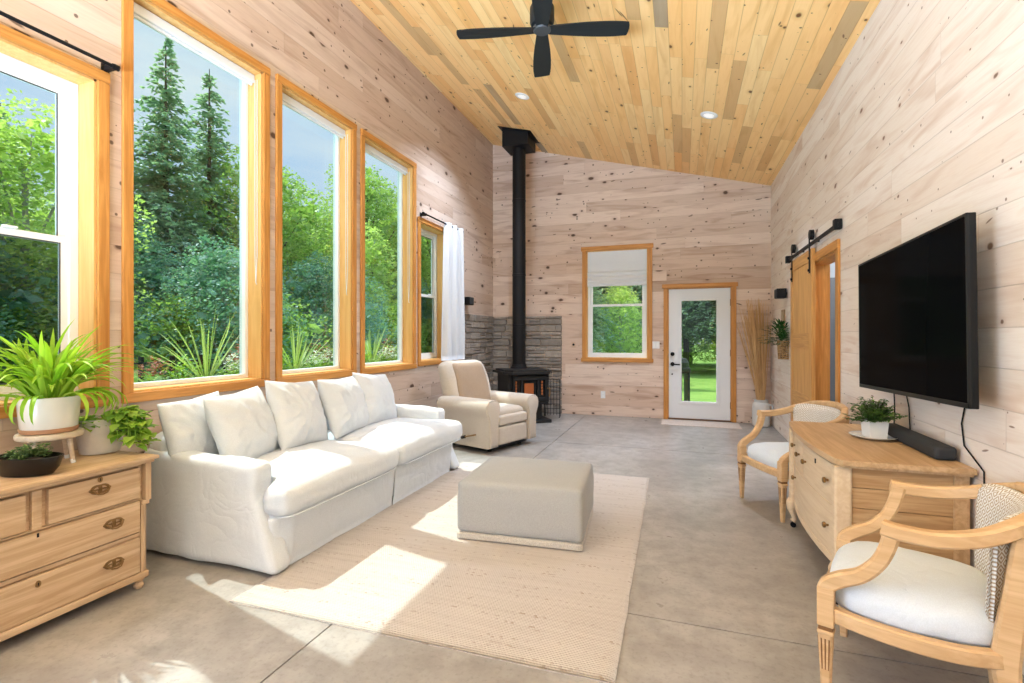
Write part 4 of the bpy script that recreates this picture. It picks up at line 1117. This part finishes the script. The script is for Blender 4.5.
def knob(parent, y, z, x_out):
    x = bow(y, x_out, .045); b = BM()
    cyl(b, (x, y, z), (x - .014, y, z), .006, 8); tube(b, [(x - .010, y, z), (x - .015, y, z), (x - .024, y, z), (x - .028, y, z)], [.006, .015, .015, .009], 12)
    obj('knob', b, M_bronze, parent, auto=True)
xo = -.245
for ya, yb, za, zb, ks in ((.085, .478, .475, .665, [(.40, .585), (.19, .57)]), (-.478, .070, .475, .665, [(-.005, .57), (-.39, .57)]), (-.478, .478, .20, .455, [(.36, .38), (-.39, .34)])):
    b = BM(); bow_front(b, ya, yb, za, zb, xo); d = obj('drawer', b, M_oakp, t)
    for y, z in ks: knob(d, y, z, xo)
    if za > .4 and ya < 0:
        x = bow(-.2, xo, .045); b = BM(); box(b, x - .004, x + .004, -.208, -.192, .61, .635, .002); obj('keyhole', b, M_black, d)
b = BM(); bow_front(b, -.478, .478, .17, .205, xo - .004); bow_front(b, -.478, .478, .455, .475, xo + .004); obj('front_rail', b, M_oakp, t)

t = thing('television', 'large black flat television mounted on the pale right-hand plank wall', 'television', (1.122, 3.219, 1.398), radians(0)); t.rotation_euler = (radians(-1.6), 0, 0)
hw, hh = .667, .408
b = BM(); box(b, .004, .032, -hw, hw, -hh, hh, .004); box(b, .03, .065, -.5, .5, -.3, .25, .01); obj('housing', b, M_black, t)
b = BM()
for q in ((-hw, hw, hh - .012, hh), (-hw, hw, -hh, -hh + .022), (-hw, -hw + .012, -hh, hh), (hw - .012, hw, -hh, hh)): box(b, -.004, .006, *q, .002)
obj('bezel', b, plain('satin_black', (.012, .012, .012), .4, spec=.25), t)
b = BM(); box(b, -.001, .005, -hw + .011, hw - .011, -hh + .021, hh - .011); obj('screen', b, M_tv, t)
b = BM(); box(b, .06, .125, -.2, .2, -.12, .12, .004); obj('wall_mount', b, M_black, t)
t = tag(obj('soundbar', box(BM(), 1.138, 1.228, 2.88, 3.58, .7185, .785, .016, 3), plain('soundbar_cloth', (.03, .032, .036), .75, var=.2, scale=200)), 'black soundbar lying along the back of the oak chest', 'soundbar')
def cable(label, pts, r=.0035):
    b = BM(); n = []
    for i in range(len(pts) - 1):
        for k in range(6): n.append(Vector(pts[i]).lerp(Vector(pts[i+1]), k/6))
    n.append(Vector(pts[-1])); tube(b, n, r, 6)
    tag(obj('cable', b, M_black, smooth=True), label, 'cable', 'television cables')
cable('first thin black cable hanging from the television above the white square pot', [(1.238, 3.66, 1.0), (1.236, 3.64, .86), (1.238, 3.66, .73)])
cable('second black cable hanging just right of the one above the white pot', [(1.236, 3.50, 1.02), (1.240, 3.45, .9), (1.240, 3.43, .73)])
cable('black cable dropping behind the near end of the chest below the television', [(1.24, 2.84, 1.02), (1.24, 2.88, .9), (1.241, 2.86, .8), (1.241, 2.70, .72), (1.241, 2.69, .08)])
t = thing('serving_plate', 'shallow white oval plate under the square pot on the chest', 'plate', (1.05, 3.39, .7185))
b = BM(); lathe(b, [(.06, 0), (.075, .002), (.11, .012), (.122, .019), (.12, .021), (.108, .016), (.07, .007), (.01, .006)], seg=36); obj('dish', b, plain('white_china', (.82, .82, .81), .2, var=.02), t, auto=True)
t = thing('potted_boxwood', 'small bushy green plant in a white square pot on the plate', 'plant', (1.05, 3.38, .727), radians(10))
b = BM(); w0, w1 = .043, .05
lo = [b.verts.new((x*w0, y*w0, 0)) for x, y in ((-1,-1),(1,-1),(1,1),(-1,1))]; hi = [b.verts.new((x*w1, y*w1, .098)) for x, y in ((-1,-1),(1,-1),(1,1),(-1,1))]; inn = [b.verts.new((x*w1*.86, y*w1*.86, .098)) for x, y in ((-1,-1),(1,-1),(1,1),(-1,1))]; bot = [b.verts.new((x*w1*.84, y*w1*.84, .08)) for x, y in ((-1,-1),(1,-1),(1,1),(-1,1))]
b.faces.new(lo[::-1]); b.faces.new(bot)
for i in range(4):
    j = (i+1) % 4; b.faces.new((lo[i], lo[j], hi[j], hi[i])); b.faces.new((hi[i], hi[j], inn[j], inn[i])); b.faces.new((inn[i], inn[j], bot[j], bot[i]))
obj('pot', b, plain('white_pot', (.80, .80, .79), .45, var=.03), t)
rnd = random.Random(21); vs = []; fs = []; b = BM()
for k in range(85):
    az = rnd.uniform(0, 2*pi); el = rnd.uniform(-.1, 1.5); L = rnd.uniform(.06, .155)
    d = Vector((cos(az)*cos(el), sin(az)*cos(el), sin(el)*.85)); p0 = Vector((0, 0, .085)); p1 = p0 + d*L + Vector((0, 0, .02)); tube(b, [p0, p1], .001, 4)
    for i in range(20):
        q = p0.lerp(p1, .3 + .7*i/19) ; aa = rnd.uniform(0, 2*pi)
        ovate(vs, fs, q, (cos(aa), sin(aa), rnd.uniform(-.2, .6)), (0, 0, 1), rnd.uniform(.018, .030), rnd.uniform(.012, .018))
obj('twig', b, M_bark, t); pobj('foliage', vs, fs, M_box, t, smooth=True)

# ------------------------------------------------------------------ armchairs (tub shape, diamond backs)
M_flute = wood('chair_flute', sRGB(140, 98, 58), sRGB(110, 74, 42), 2, .6)
def armchair(label, loc, rz):
    t = thing('tub_armchair', label, 'armchair', loc, rz, 'matching beech tub armchairs')
    RZ = .330                                                       # middle of the seat rails
    for sgn in (-1, 1):
        b = BM(); y = sgn*.265
        # front leg: square block, turned collar, fluted taper
        box(b, .225, .277, y - .026, y + .026, .288, .425, .004); box(b, .225, .277, y - .026, y + .026, .258, .274, .005)
        bar(b, [(.251, y, .259), (.251, y, 0)], (1, 0, 0), [.047, .026], [.047, .026])
        l = obj('leg', b, M_chair, t)
        b = BM(); box(b, .2285, .2735, y - .0225, y + .0225, .272, .290, .004); obj('collar', b, M_flute, l)
        b = BM()
        for k in (-1, 0, 1):
            bar(b, [(.2742, y + k*.012, .245), (.2665, y + k*.009, .11)], (1, 0, 0), .0045, .003)
            bar(b, [(.251 + k*.012, y + .0235, .245), (.251 + k*.009, y + .0155, .11)], (0, 1, 0), .0045, .003)
        obj('fluting', b, M_flute, l)
        b = BM(); yb = sgn*.225
        bar(b, [(-.225, yb*.95, .0), (-.215, yb*.97, .17), (-.205, yb, .33), (-.225, yb*1.03, .52), (-.245, yb*1.02, .735)], (1, 0, 0), [.036, .044, .054, .050, .044], [.036, .048, .070, .058, .044]); obj('leg', b, M_chair, t, auto=True)
        # side rail bowed outward
        b = BM(); bar(b, spline([(.24, sgn*.262, RZ), (.12, sgn*.290, RZ), (0, sgn*.295, RZ), (-.11, sgn*.275, RZ), (-.205, sgn*.228, RZ)]), (0, 0, 1), .036, .052); obj('seat_rail', b, M_chair, t, auto=True)
        # arm: swept support from the leg top, then the rail back to the crest
        b = BM(); y = sgn*.268
        bar(b, spline([(.252, y, .395), (.247, y, .430), (.205, y*1.02, .465), (.150, y*1.05, .498), (.105, y*1.07, .55), (.078, y*1.08, .61), (.062, y*1.09, .680)]),
            [tuple(q) for q in lerp_list([Vector(q) for q in ((1, 0, .25), (.8, 0, .6), (.4, 0, .9), (.45, 0, .9), (.7, 0, .7), (.9, 0, .4), (1, 0, .1))])], .044, lerp_list([.05, .052, .05, .046, .044, .046, .05])); obj('arm_support', b, M_chair, t, auto=True)
        b = BM(); bar(b, spline([(.090, sgn*.294, .680), (.04, sgn*.30, .675), (-.05, sgn*.303, .678), (-.145, sgn*.285, .700), (-.215, sgn*.25, .732), (-.285, sgn*.175, .766)]), (0, 0, 1), .044, .048); obj('arm', b, M_chair, t, auto=True)
    b = BM(); bar(b, [(-.285 - .045*(1 - (u)**2), .175*u, .766 + .016*(1 - u*u)) for u in [i/6 - 1 for i in range(13)]], (0, 0, 1), .044, .050); obj('crest_rail', b, M_chair, t, auto=True)
    for xx, w_ in ((.25, .25), (-.21, .21)):
        b = BM(); bar(b, [(xx + (.018 if xx > 0 else -.03)*(1 - (y/w_)**2), y, RZ) for y in [w_*(i/4 - 1) for i in range(9)]], (0, 0, 1), .036, .052); obj('seat_rail', b, M_chair, t)
    # seat cushion: D-shaped, crowned
    m_ = 40; b = BM(); out = []
    for i in range(m_):
        a = 2*pi*i/m_; ca, sa = cos(a), sin(a); p = 4.0
        rr = (abs(ca)**p + abs(sa)**p)**(-1/p); x = rr*ca*(.262 if ca > 0 else .235); y = rr*sa*(.275 if ca > -.1 else .275 + .05*ca)
        out.append((x, y))
    rings = []
    for f, z in ((.96, .345), (1.0, .362), (1.005, .395), (.985, .422), (.90, .445), (.70, .463), (.4, .472), (.15, .475)):
        rings.append([b.verts.new((x*f, y*f, z)) for x, y in out])
    for i in range(len(rings) - 1):
        for k in range(m_): b.faces.new((rings[i][k], rings[i][(k+1) % m_], rings[i+1][(k+1) % m_], rings[i+1][k]))
    b.faces.new(rings[0][::-1]); b.faces.new(rings[-1]); soft(b, .004, 8, 2, .003); obj('seat_cushion', b, M_cush, t, smooth=True)
    # curved upholstered back
    vs = []; fs = []; A, Bn = 22, 14
    for s in (0, 1):
        for i in range(A + 1):
            u = 2*i/A - 1
            for j in range(Bn + 1):
                f = j/Bn; wv = .258*(1 - .22*(1 - f)**2); y = u*wv
                bul = .034*((1 - u**6)*(1 - (2*f - 1)**6))**.5
                x = -.247 - .04*f + .105*u*u*(.7 + .3*f)
                zt_ = .770 - .03*abs(u)**8; z = .40 + f*(zt_ - .40)
                vs.append((x + (bul + .004 if s == 0 else -.006), y, z))
    N = (A+1)*(Bn+1)
    for s in (0, 1):
        for i in range(A):
            for j in range(Bn):
                q = s*N + i*(Bn+1) + j; f = (q, q + Bn + 1, q + Bn + 2, q + 1); fs.append(f if s == 0 else f[::-1])
    for i in range(A):
        for j in (0, Bn):
            q = i*(Bn+1) + j; fs.append((q, q + Bn + 1, q + Bn + 1 + N, q + N))
    for j in range(Bn):
        for i in (0, A):
            q = i*(Bn+1) + j; fs.append((q, q + 1, q + 1 + N, q + N))
    o = pobj('back_upholstery', vs, fs, M_diam, t, smooth=True)
    uvl = o.data.uv_layers.new(name='weave')
    for lp in o.data.loops:
        i_ = (lp.vertex_index % N)//(Bn + 1); uvl.data[lp.index].uv = ((2*i_/A - 1)*.275, vs[lp.vertex_index][2])
    return t
ch = armchair('beech tub armchair standing nearest the camera before the near end of the oak chest', (.812, 2.185, 0), radians(159.5))
dup(ch, (.795, 4.26, 0), radians(203.5), 'beech tub armchair at the far end of the oak chest by the barn door')

# ------------------------------------------------------------------ ceiling fan and downlights
FX, FY, FZ = -1.03, 3.72, 3.69
t = thing('ceiling_fan', 'charcoal four-bladed ceiling fan hanging from the sloped pine ceiling', 'fan', (FX, FY, FZ))
zt_ = zc(FX) - FZ
b = BM(); lathe(b, [(.03, .02), (.085, .035), (.095, .06), (.095, .17), (.08, .2), (.03, .21)], seg=32); obj('motor_housing', b, M_fan, t, auto=True)
b = BM(); lathe(b, [(.01, -.012), (.062, -.010), (.07, .0), (.07, .022), (.02, .03)], seg=32); obj('hub_cap', b, plain('fan_hub', (.05, .055, .058), .4), t, auto=True)
b = BM(); cyl(b, (0, 0, .2), (0, 0, zt_ - .03), .014, 12); obj('down_rod', b, M_fan, t, auto=True)
b = BM(); lathe(b, [(.03, zt_ - .12), (.07, zt_ - .05), (.075, zt_ + .02), (.04, zt_ + .02)], seg=24); obj('canopy', b, M_fan, t, auto=True)
for k in range(4):
    a0 = math.atan2(.15, .542) + k*pi/2; vs = []; fs = []; n = 16
    for s in (0, 1):
        for i in range(n + 1):
            f = i/n; r_ = .05 + .62*f; w = .044 + .034*sin(min(1, f*1.35)*pi/2) - .010*max(0, f - .8)/.2
            for q in (-1, -.5, 0, .5, 1):
                y = q*w; z = .004 - y*.12 - .012*f + .004*(1 - q*q) - s*.007
                x = r_ - (.012*q*q if i == n else 0)
                vs.append((x*cos(a0) - y*sin(a0), x*sin(a0) + y*cos(a0), z))
    N = (n+1)*5
    for s in (0, 1):
        for i in range(n):
            for j in range(4):
                q = s*N + i*5 + j; f = (q, q + 5, q + 6, q + 1); fs.append(f if s == 0 else f[::-1])
    for i in range(n):
        for j in (0, 4): q = i*5 + j; fs.append((q, q + 5, q + 5 + N, q + N))
    for j in range(4):
        for i in (0, n): q = i*5 + j; fs.append((q, q + 1, q + 1 + N, q + N))
    pobj('blade', vs, fs, M_fan, t, smooth=False)
slope = math.atan(.2629)
DL_W = 26.0
for k, (x, y) in enumerate(((-1.93, 6.02), (.287, 5.975))):
    lab = ['round white downlight in the ceiling between the fan and the stove pipe', 'round white downlight in the ceiling nearer the right wall'][k]
    z = zc(x)
    if k < 2:
        t = thing('downlight', lab, 'light', (x, y, z), 0, 'ceiling downlights'); t.rotation_euler = (0, slope, 0)
        b = BM(); lathe(b, [(.092, .004), (.095, -.003), (.085, -.010), (.07, -.010)], seg=28); obj('trim_ring', b, M_white, t, auto=True)
        b = BM(); lathe(b, [(.072, -.009), (.03, -.0115), (.005, -.012)], seg=28); obj('lens', b, M_downl, t, auto=True)
    l = lamp('downlight_lamp', 'AREA', DL_W, (x, y, z - .016), (0, slope, 0), (.66, .79, 1.0), shape='DISK', size=.15, spread=radians(105))

# ------------------------------------------------------------------ outdoors
GZ = -.45
bm = BM(); n = 46
for i in range(n):
    for j in range(n): pass
vs = []; fs = []
for i in range(61):
    for j in range(61):
        x = -60 + 2*i; y = -40 + 2.4*j
        vs.append((x, y, GZ + .10*noise.noise(Vector((x*.12, y*.12, 0)))))
for i in range(60):
    for j in range(60):
        q = i*61 + j; fs.append((q, q + 61, q + 62, q + 1))
pobj('lawn', vs, fs, M_lawn, smooth=True, kind='structure')
bm = BM(); box(bm, -.45, .95, D + .2, D + 1.3, GZ - .2, -.03, .01); box(bm, -.35, .85, D + 1.3, D + 1.65, GZ - .2, -.2, .01)
tag(obj('door_step', bm, plain('pale_step', (.42, .41, .39), .8, var=.2)), 'pale concrete step outside the white glazed door', 'step')
t = thing('handrail', 'black metal handrail seen through the glazed door', 'handrail', (-.02, D + 1.05, -.03))
b = BM(); cyl(b, (0, 0, 0), (0, 0, .92), .02, 10); cyl(b, (0, .55, -.3), (0, .55, .78), .02, 10); obj('post', b, M_black, t)
b = BM(); tube(b, [(0, -.2, .92), (0, 0, .92), (0, .62, .75)], .026, 10); obj('rail', b, M_black, t)
t = thing('covered_grill', 'dark covered grill standing outside behind the glazed door', 'grill', (.02, D + 2.9, GZ), .2)
b = BM(); box(b, -.28, .12, -.22, .22, .98, 1.10, .03); lathe(b, [(.2, 1.08), (.2, 1.2), (.15, 1.28), (.05, 1.31)], (-.08, 0, 0), 20, 1.0, 1.0); obj('hood', b, M_iron, t)
for x in (-.24, .08):
    b = BM(); box(b, x - .02, x + .02, -.2, .2, 0, .99); obj('leg', b, M_iron, t)

# planters with spiky plants and flowers just outside the tall windows
rnd = random.Random(17)
M_plb = wood('planter_wood', sRGB(150, 124, 96), sRGB(112, 88, 64), 1, .8, .8)
spots = [((2.05, 3.56), 3.05, .50, 'nearest the dresser'), ((3.60, 4.90), 4.05, .46, 'in the middle'), ((4.94, 6.30), 5.36, .46, 'beside the curtained window')]
for k, ((ya, yb), yp, hgt, ph) in enumerate(spots):
    t = thing('window_planter', 'long wooden planter box outside the tall window ' + ph, 'planter', (-3.72, (ya + yb)/2, .68), 0, 'planters outside the tall windows')
    hw_ = (yb - ya)/2 + .03 - .05; b = BM()
    for q in ((-.17, -.15, -hw_, hw_), (.15, .17, -hw_, hw_), (-.15, .15, -hw_, -hw_ + .02), (-.15, .15, hw_ - .02, hw_)): box(b, q[0], q[1], q[2], q[3], 0, .28)
    box(b, -.15, .15, -hw_, hw_, 0, .02); obj('box', b, M_plb, t)
    b = BM(); box(b, -.148, .148, -hw_ + .022, hw_ - .022, .02, .245); obj('soil', b, M_soil, t)
    b = BM()
    for yy in (-.35, .35): box(b, -.12, .12, yy - .03, yy + .03, GZ - .76, 0)
    obj('support', b, M_plb, t)
    t = thing('spike_dracaena', 'spiky pale green plant outside the tall window ' + ph, 'plant', (-3.72, yp, .92), 0, 'spiky plants in the planters')
    vs = []; fs = []
    for i in range(24):
        az = rnd.uniform(0, 2*pi); strap(vs, fs, (.015*cos(az), .015*sin(az), 0), az, rnd.uniform(.40, .66)*hgt/.48, rnd.uniform(.014, .020), rnd.uniform(.55, 1.5), rnd.uniform(.02, .25), 7)
    vs = [(x if x < .28 else .28 + (x - .28)*.1, y, z) for x, y, z in vs]
    pobj('foliage', vs, fs, M_yucca, t, smooth=True)
    for dy, mat_, nm, lb in ((.22, M_flow, 'white_flowers', 'white flowering plant'), (-.24, M_spider, 'low_leafy_plant', 'low yellow-green leafy plant'), (.36, M_flowr, 'bronze_flowers', 'bronze flowering plant'), (-.40, M_flowr, 'russet_plant', 'russet low plant'), (.46, M_flow, 'white_flowers', 'smaller right-hand white flowers')):
        y = yp + dy + rnd.uniform(-.02, .02)
        if not (ya - .0 < y < yb + .0): continue
        t = thing(nm, lb + ' in the planter outside the tall window ' + ph, 'plant', (-3.66 - (.08 if abs(dy) > .3 else 0), y, .92))
        vs = []; fs = []; gs = []; gf = []
        hh_ = .40 if nm == 'bronze_flowers' else .25
        for i in range(210):
            az = rnd.uniform(0, 2*pi); rr = rnd.uniform(0, .13); z = rnd.uniform(.02, hh_*(1 - .4*(rr/.13)))
            (ovate(vs, fs, (rr*cos(az), rr*sin(az), z), (cos(az), sin(az), rnd.uniform(0, 1)), (0, 0, 1), rnd.uniform(.02, .034), rnd.uniform(.016, .026)) if z > hh_*.35
             else ovate(gs, gf, (rr*cos(az), rr*sin(az), z), (cos(az), sin(az), rnd.uniform(0, 1)), (0, 0, 1), .05, .026))
        pobj('blossom', vs, fs, mat_, t, smooth=True); pobj('foliage', gs, gf, M_pothos, t, smooth=True)

vs = []; fs = []
for i in range(25):
    for j in range(25):
        u, v = i/12 - 1, j/12 - 1; r_ = min(1, sqrt(u*u + v*v)); vs.append((-9.0 + u*1.9, 6.0 + v*2.0, GZ - .12 + 1.28*(.5 + .5*cos(r_*pi)) + .02*noise.noise(Vector((u*4, v*4, 0)))))
for i in range(24):
    for j in range(24): q = i*25 + j; fs.append((q, q + 25, q + 26, q + 1))
pobj('lawn_bank', vs, fs, M_lawn, smooth=True, kind='structure')
# fence posts on the lawn
t = thing('wire_fence', 'thin dark post fence on the lawn beyond the planters', 'fence', (-6.4, 4.35, GZ))
for k in range(5):
    b = BM(); box(b, -.022, .022, k*.40 - .022, k*.40 + .022, -.2, 1.5); obj('post', b, M_black, t)
b = BM()
for z in (.6, 1.0, 1.42): cyl(b, (0, -.1, z), (0, 1.7, z), .010, 5)
obj('wire', b, M_black, t)

# trees: each its own object with trunk and crown
def leaf_quads(vs, fs, p, size, rnd, flat=.6):
    a = rnd.uniform(0, 2*pi); el = rnd.uniform(-flat, flat); d = Vector((cos(a)*cos(el), sin(a)*cos(el), sin(el))); n = Vector((rnd.uniform(-1, 1), rnd.uniform(-1, 1), rnd.uniform(.2, 1)))
    s = d.cross(n).normalized()*size*.32; d = d*size; i = len(vs); p = Vector(p)
    vs += [tuple(p), tuple(p + d*.5 + s), tuple(p + d), tuple(p + d*.5 - s)]; fs.append((i, i+1, i+2, i+3))
def make_decid(seed, h, w, leaf, nleaf, mat, bark, label, lobes=18, low=.06):
    rnd = random.Random(seed); t = thing('deciduous_tree', label, 'tree', (0, 0, -50))
    b = BM(); br = [(0, 0, -.3), (.05, .02, h*.3), (.0, -.05, h*.6), (.05, 0, h*.85)]; tube(b, br, [h*.016, h*.013, h*.009, h*.003], 8)
    vs = []; fs = []; L = []
    for i in range(lobes):
        f = (i + .5)/lobes; z = h*(low + (1 - low)*f); prof = sin(pi*min(1, (f*.85 + .15)))**.6
        a = i*2.4 + rnd.uniform(-.4, .4); rr = w/2*prof*rnd.uniform(.45, .75)
        c = Vector((rr*cos(a), rr*sin(a), z*.92)); R_ = w*.25*rnd.uniform(.8, 1.2)*(.65 + .35*prof); L.append((c, R_))
        tube(b, [(0, 0, max(.3, c.z*.6)), c*.6 + Vector((0, 0, c.z*.25)), c], [h*.006, h*.004, .01], 5)
    obj('trunk', b, bark, t)
    for c, R_ in L:
        for k in range(nleaf//lobes):
            d = Vector((rnd.gauss(0, 1), rnd.gauss(0, 1), rnd.gauss(0, 1))).normalized(); q = c + Vector((d.x, d.y, d.z*.8))*R_*(rnd.uniform(.55, 1.0)**.5)*(1 + .25*noise.noise(d*2.2 + c))
            leaf_quads(vs, fs, q, leaf*rnd.uniform(.7, 1.25), rnd)
        for k in range(40):   # sparse big inner leaves close the crown
            d = Vector((rnd.gauss(0, 1), rnd.gauss(0, 1), rnd.gauss(0, 1))).normalized(); leaf_quads(vs, fs, c + d*R_*rnd.uniform(.1, .7), leaf*3.6, rnd)
    pobj('crown', vs, fs, mat, t); return t
def make_spruce(seed, h, w, label, bare=.0):
    rnd = random.Random(seed); t = thing('spruce_tree', label, 'tree', (0, 0, -50))
    b = BM(); tube(b, [(0, 0, -.3), (0, 0, h*.5), (0, 0, h)], [h*.016, h*.009, .01], 8); obj('trunk', b, M_bark, t)
    vs = []; fs = []; z = h*bare + .3
    while z < h - .05:
        f = (z - h*bare)/(h*(1 - bare)); L = w/2*(1 - f)**.85*rnd.uniform(.75, 1.1) + .05; nb = max(6, int(15*(1 - f) + 6))
        for k in range(nb):
            a = rnd.uniform(0, 2*pi); l = L*rnd.uniform(.65, 1.15); n = max(3, int(l/.09))
            for i in range(n):
                g = (i + .7)/n; p = Vector((cos(a)*l*g, sin(a)*l*g, z + .14*l*sin(g*pi) - .30*l*g))
                p.z += rnd.uniform(-.10, .10)
                for s in (-1, 1, 0, rnd.uniform(-2, 2)):
                    aa = a + s*.75 + rnd.uniform(-.35, .35); ln = (.12 + .14*(1 - g)*l**.5)*rnd.uniform(.6, 1.2); d = Vector((cos(aa), sin(aa), -.15 + rnd.uniform(-.5, .5)))*ln
                    sd = Vector((-sin(aa), cos(aa), rnd.uniform(-.9, .9)))*.028; q = len(vs)
                    vs += [tuple(p - sd), tuple(p + d*.6 - sd*.9), tuple(p + d), tuple(p + d*.6 + sd*.9), tuple(p + sd)]; fs.append((q, q+1, q+2, q+3, q+4))
        z += rnd.uniform(.13, .2)*(1.0 if h < 6 else 1.25)
    pobj('crown', vs, fs, M_spr, t); return t
protos = {
    's1': make_spruce(1, 10.3, 5.4, ''), 's2': make_spruce(2, 9.4, 4.4, ''), 'sb': make_spruce(3, 11.0, 4.6, '', .17),
    'd1': make_decid(1, 7.2, 4.6, .095, 19000, M_dec, M_bark, ''), 'd2': make_decid(2, 6.2, 4.0, .09, 17000, M_dec2, M_barkp, ''),
    'd3': make_decid(3, 4.4, 4.0, .085, 16000, M_dec3, M_barkp, '', 16, .02), 'b1': make_decid(4, 2.2, 3.0, .085, 7000, M_dec, M_bark, '', 12, .0)}
used = set()
def tree(kind, x, y, s, rz, label, group=None, sz=None):
    sc = (s, s, sz or s); p = protos[kind]
    if kind not in used:
        used.add(kind); p.location = (x, y, GZ); p.rotation_euler = (0, 0, rz); p.scale = sc; p['label'] = label
        if group: p['group'] = group
        return p
    return dup(p, (x, y, GZ), rz, label, group, sc)
# seen through the first tall window
tree('s1', -14.0, 10.2, 1.0, 0, 'tall dark spruce with the highest tip, seen through the tall window nearest the dresser')
tree('s2', -14.2, 11.75, 1.09, 1, 'second slimmer spruce right of the highest one, seen through the first tall window')
tree('s2', -14.8, 9.0, 1.0, 2.2, 'spruce left of the highest one at the edge of the first tall window')
tree('d1', -13.2, 12.9, 1.12, .6, 'yellow-green leafy tree below the second spruce at the edge of the first tall window')
tree('d3', -9.6, 8.35, .86, .3, 'rounded blue-green leafy tree low in the middle of the first tall window')
tree('d3', -12.5, 8.2, .95, 2.0, 'blue-green leafy tree behind the lawn, low left in the first tall window')
G1 = 'leafy trees outside the sash window by the dresser'
tree('d2', -12.5, 6.2, 1.04, 2.9, 'bright leafy birch filling the sash window by the dresser')
tree('d1', -13.6, 4.6, 1.0, 1.7, 'leafy tree at the outer edge of the sash window by the dresser')
tree('s2', -17.5, 8.2, .86, .4, 'distant spruce tip above the birch in the sash window by the dresser')
tree('d3', -11.6, 4.4, .9, 2.2, 'low leafy tree in front of the birch outside the sash window by the dresser')
G2 = 'leafy trees outside the middle tall window'; L2 = 'leafy green tree in the woods outside the middle tall window'
for x, y, s, rz, kd in ((-13.0, 13.9, 1.0, 1, 'd2'), (-14.0, 16.0, 1.03, 2, 'd1'), (-12.2, 16.6, 1.0, 3, 'd2'), (-16.0, 18.0, 1.06, 4, 'd1'), (-10.2, 12.4, .95, 5, 'd3')):
    tree(kd, x, y, s, rz, L2, G2)
G3 = 'leafy trees outside the third tall window'; L3 = 'leafy green tree in the woods outside the third tall window beside the curtained one'
for x, y, s, rz, kd in ((-14.2, 20.0, 1.40, .5, 'd1'), (-15.0, 23.0, 1.5, 1.5, 'd2'), (-12.0, 20.0, 1.0, 2.5, 'd3'), (-12.2, 23.2, 1.3, 3.1, 'd1'), (-16.0, 29.0, 1.5, .7, 'd1'), (-11.5, 26.0, 1.2, 1.1, 'd2')):
    tree(kd, x, y, s, rz, L3, G3)
# second row closing the wood
GW = 'trees deep in the wood left of the house'; LW = 'leafy tree deep in the dense wood beyond the lawn left of the house'
for k in range(11):
    tree('d1' if k % 2 else 'd2', -17.5 - (k % 3)*.9, 4.5 + k*2.9, .86 if 2 < k < 6 else 1.0, k*1.3, LW, GW)
GB = 'low bushes at the wood edge'; LB = 'low green bush along the wood edge left of the house'
for k in range(10):
    tree('b1', -11.2 + (k % 3)*.5, 6.0 + k*1.9, 1.0 + .12*(k % 3), k*1.1, LB, GB)
# beyond the back wall
GS = 'spruces behind the house'; LS = 'dark spruce with a bare lower trunk standing across the back lawn'
for k in range(9):
    tree('sb', -5.2 + k*1.15 + .4*sin(k*2.1), 25.5 + 1.4*sin(k*1.7), 1.0 + .06*sin(k), k, LS, GS)
GL = 'leafy trees behind the house'; LL = 'leafy tree in the wood across the back lawn'
for k in range(10):
    tree('d1' if k % 2 else 'd2', -9 + k*1.9, 30.5 + (k % 3)*1.2, 1.1, k*.9, LL, GL)
for k, (x, y, s) in enumerate(((-3.9, 18.2, .75), (-2.3, 19.6, .62), (-6.0, 20.5, .9))):
    tree('sb' if k != 1 else 'd2', x, y, s, k, ['dark spruce outside the back window, standing close on the lawn', 'bright leafy tree outside the middle of the back window', 'dark spruce outside the back window, standing farther off to the left'][k])
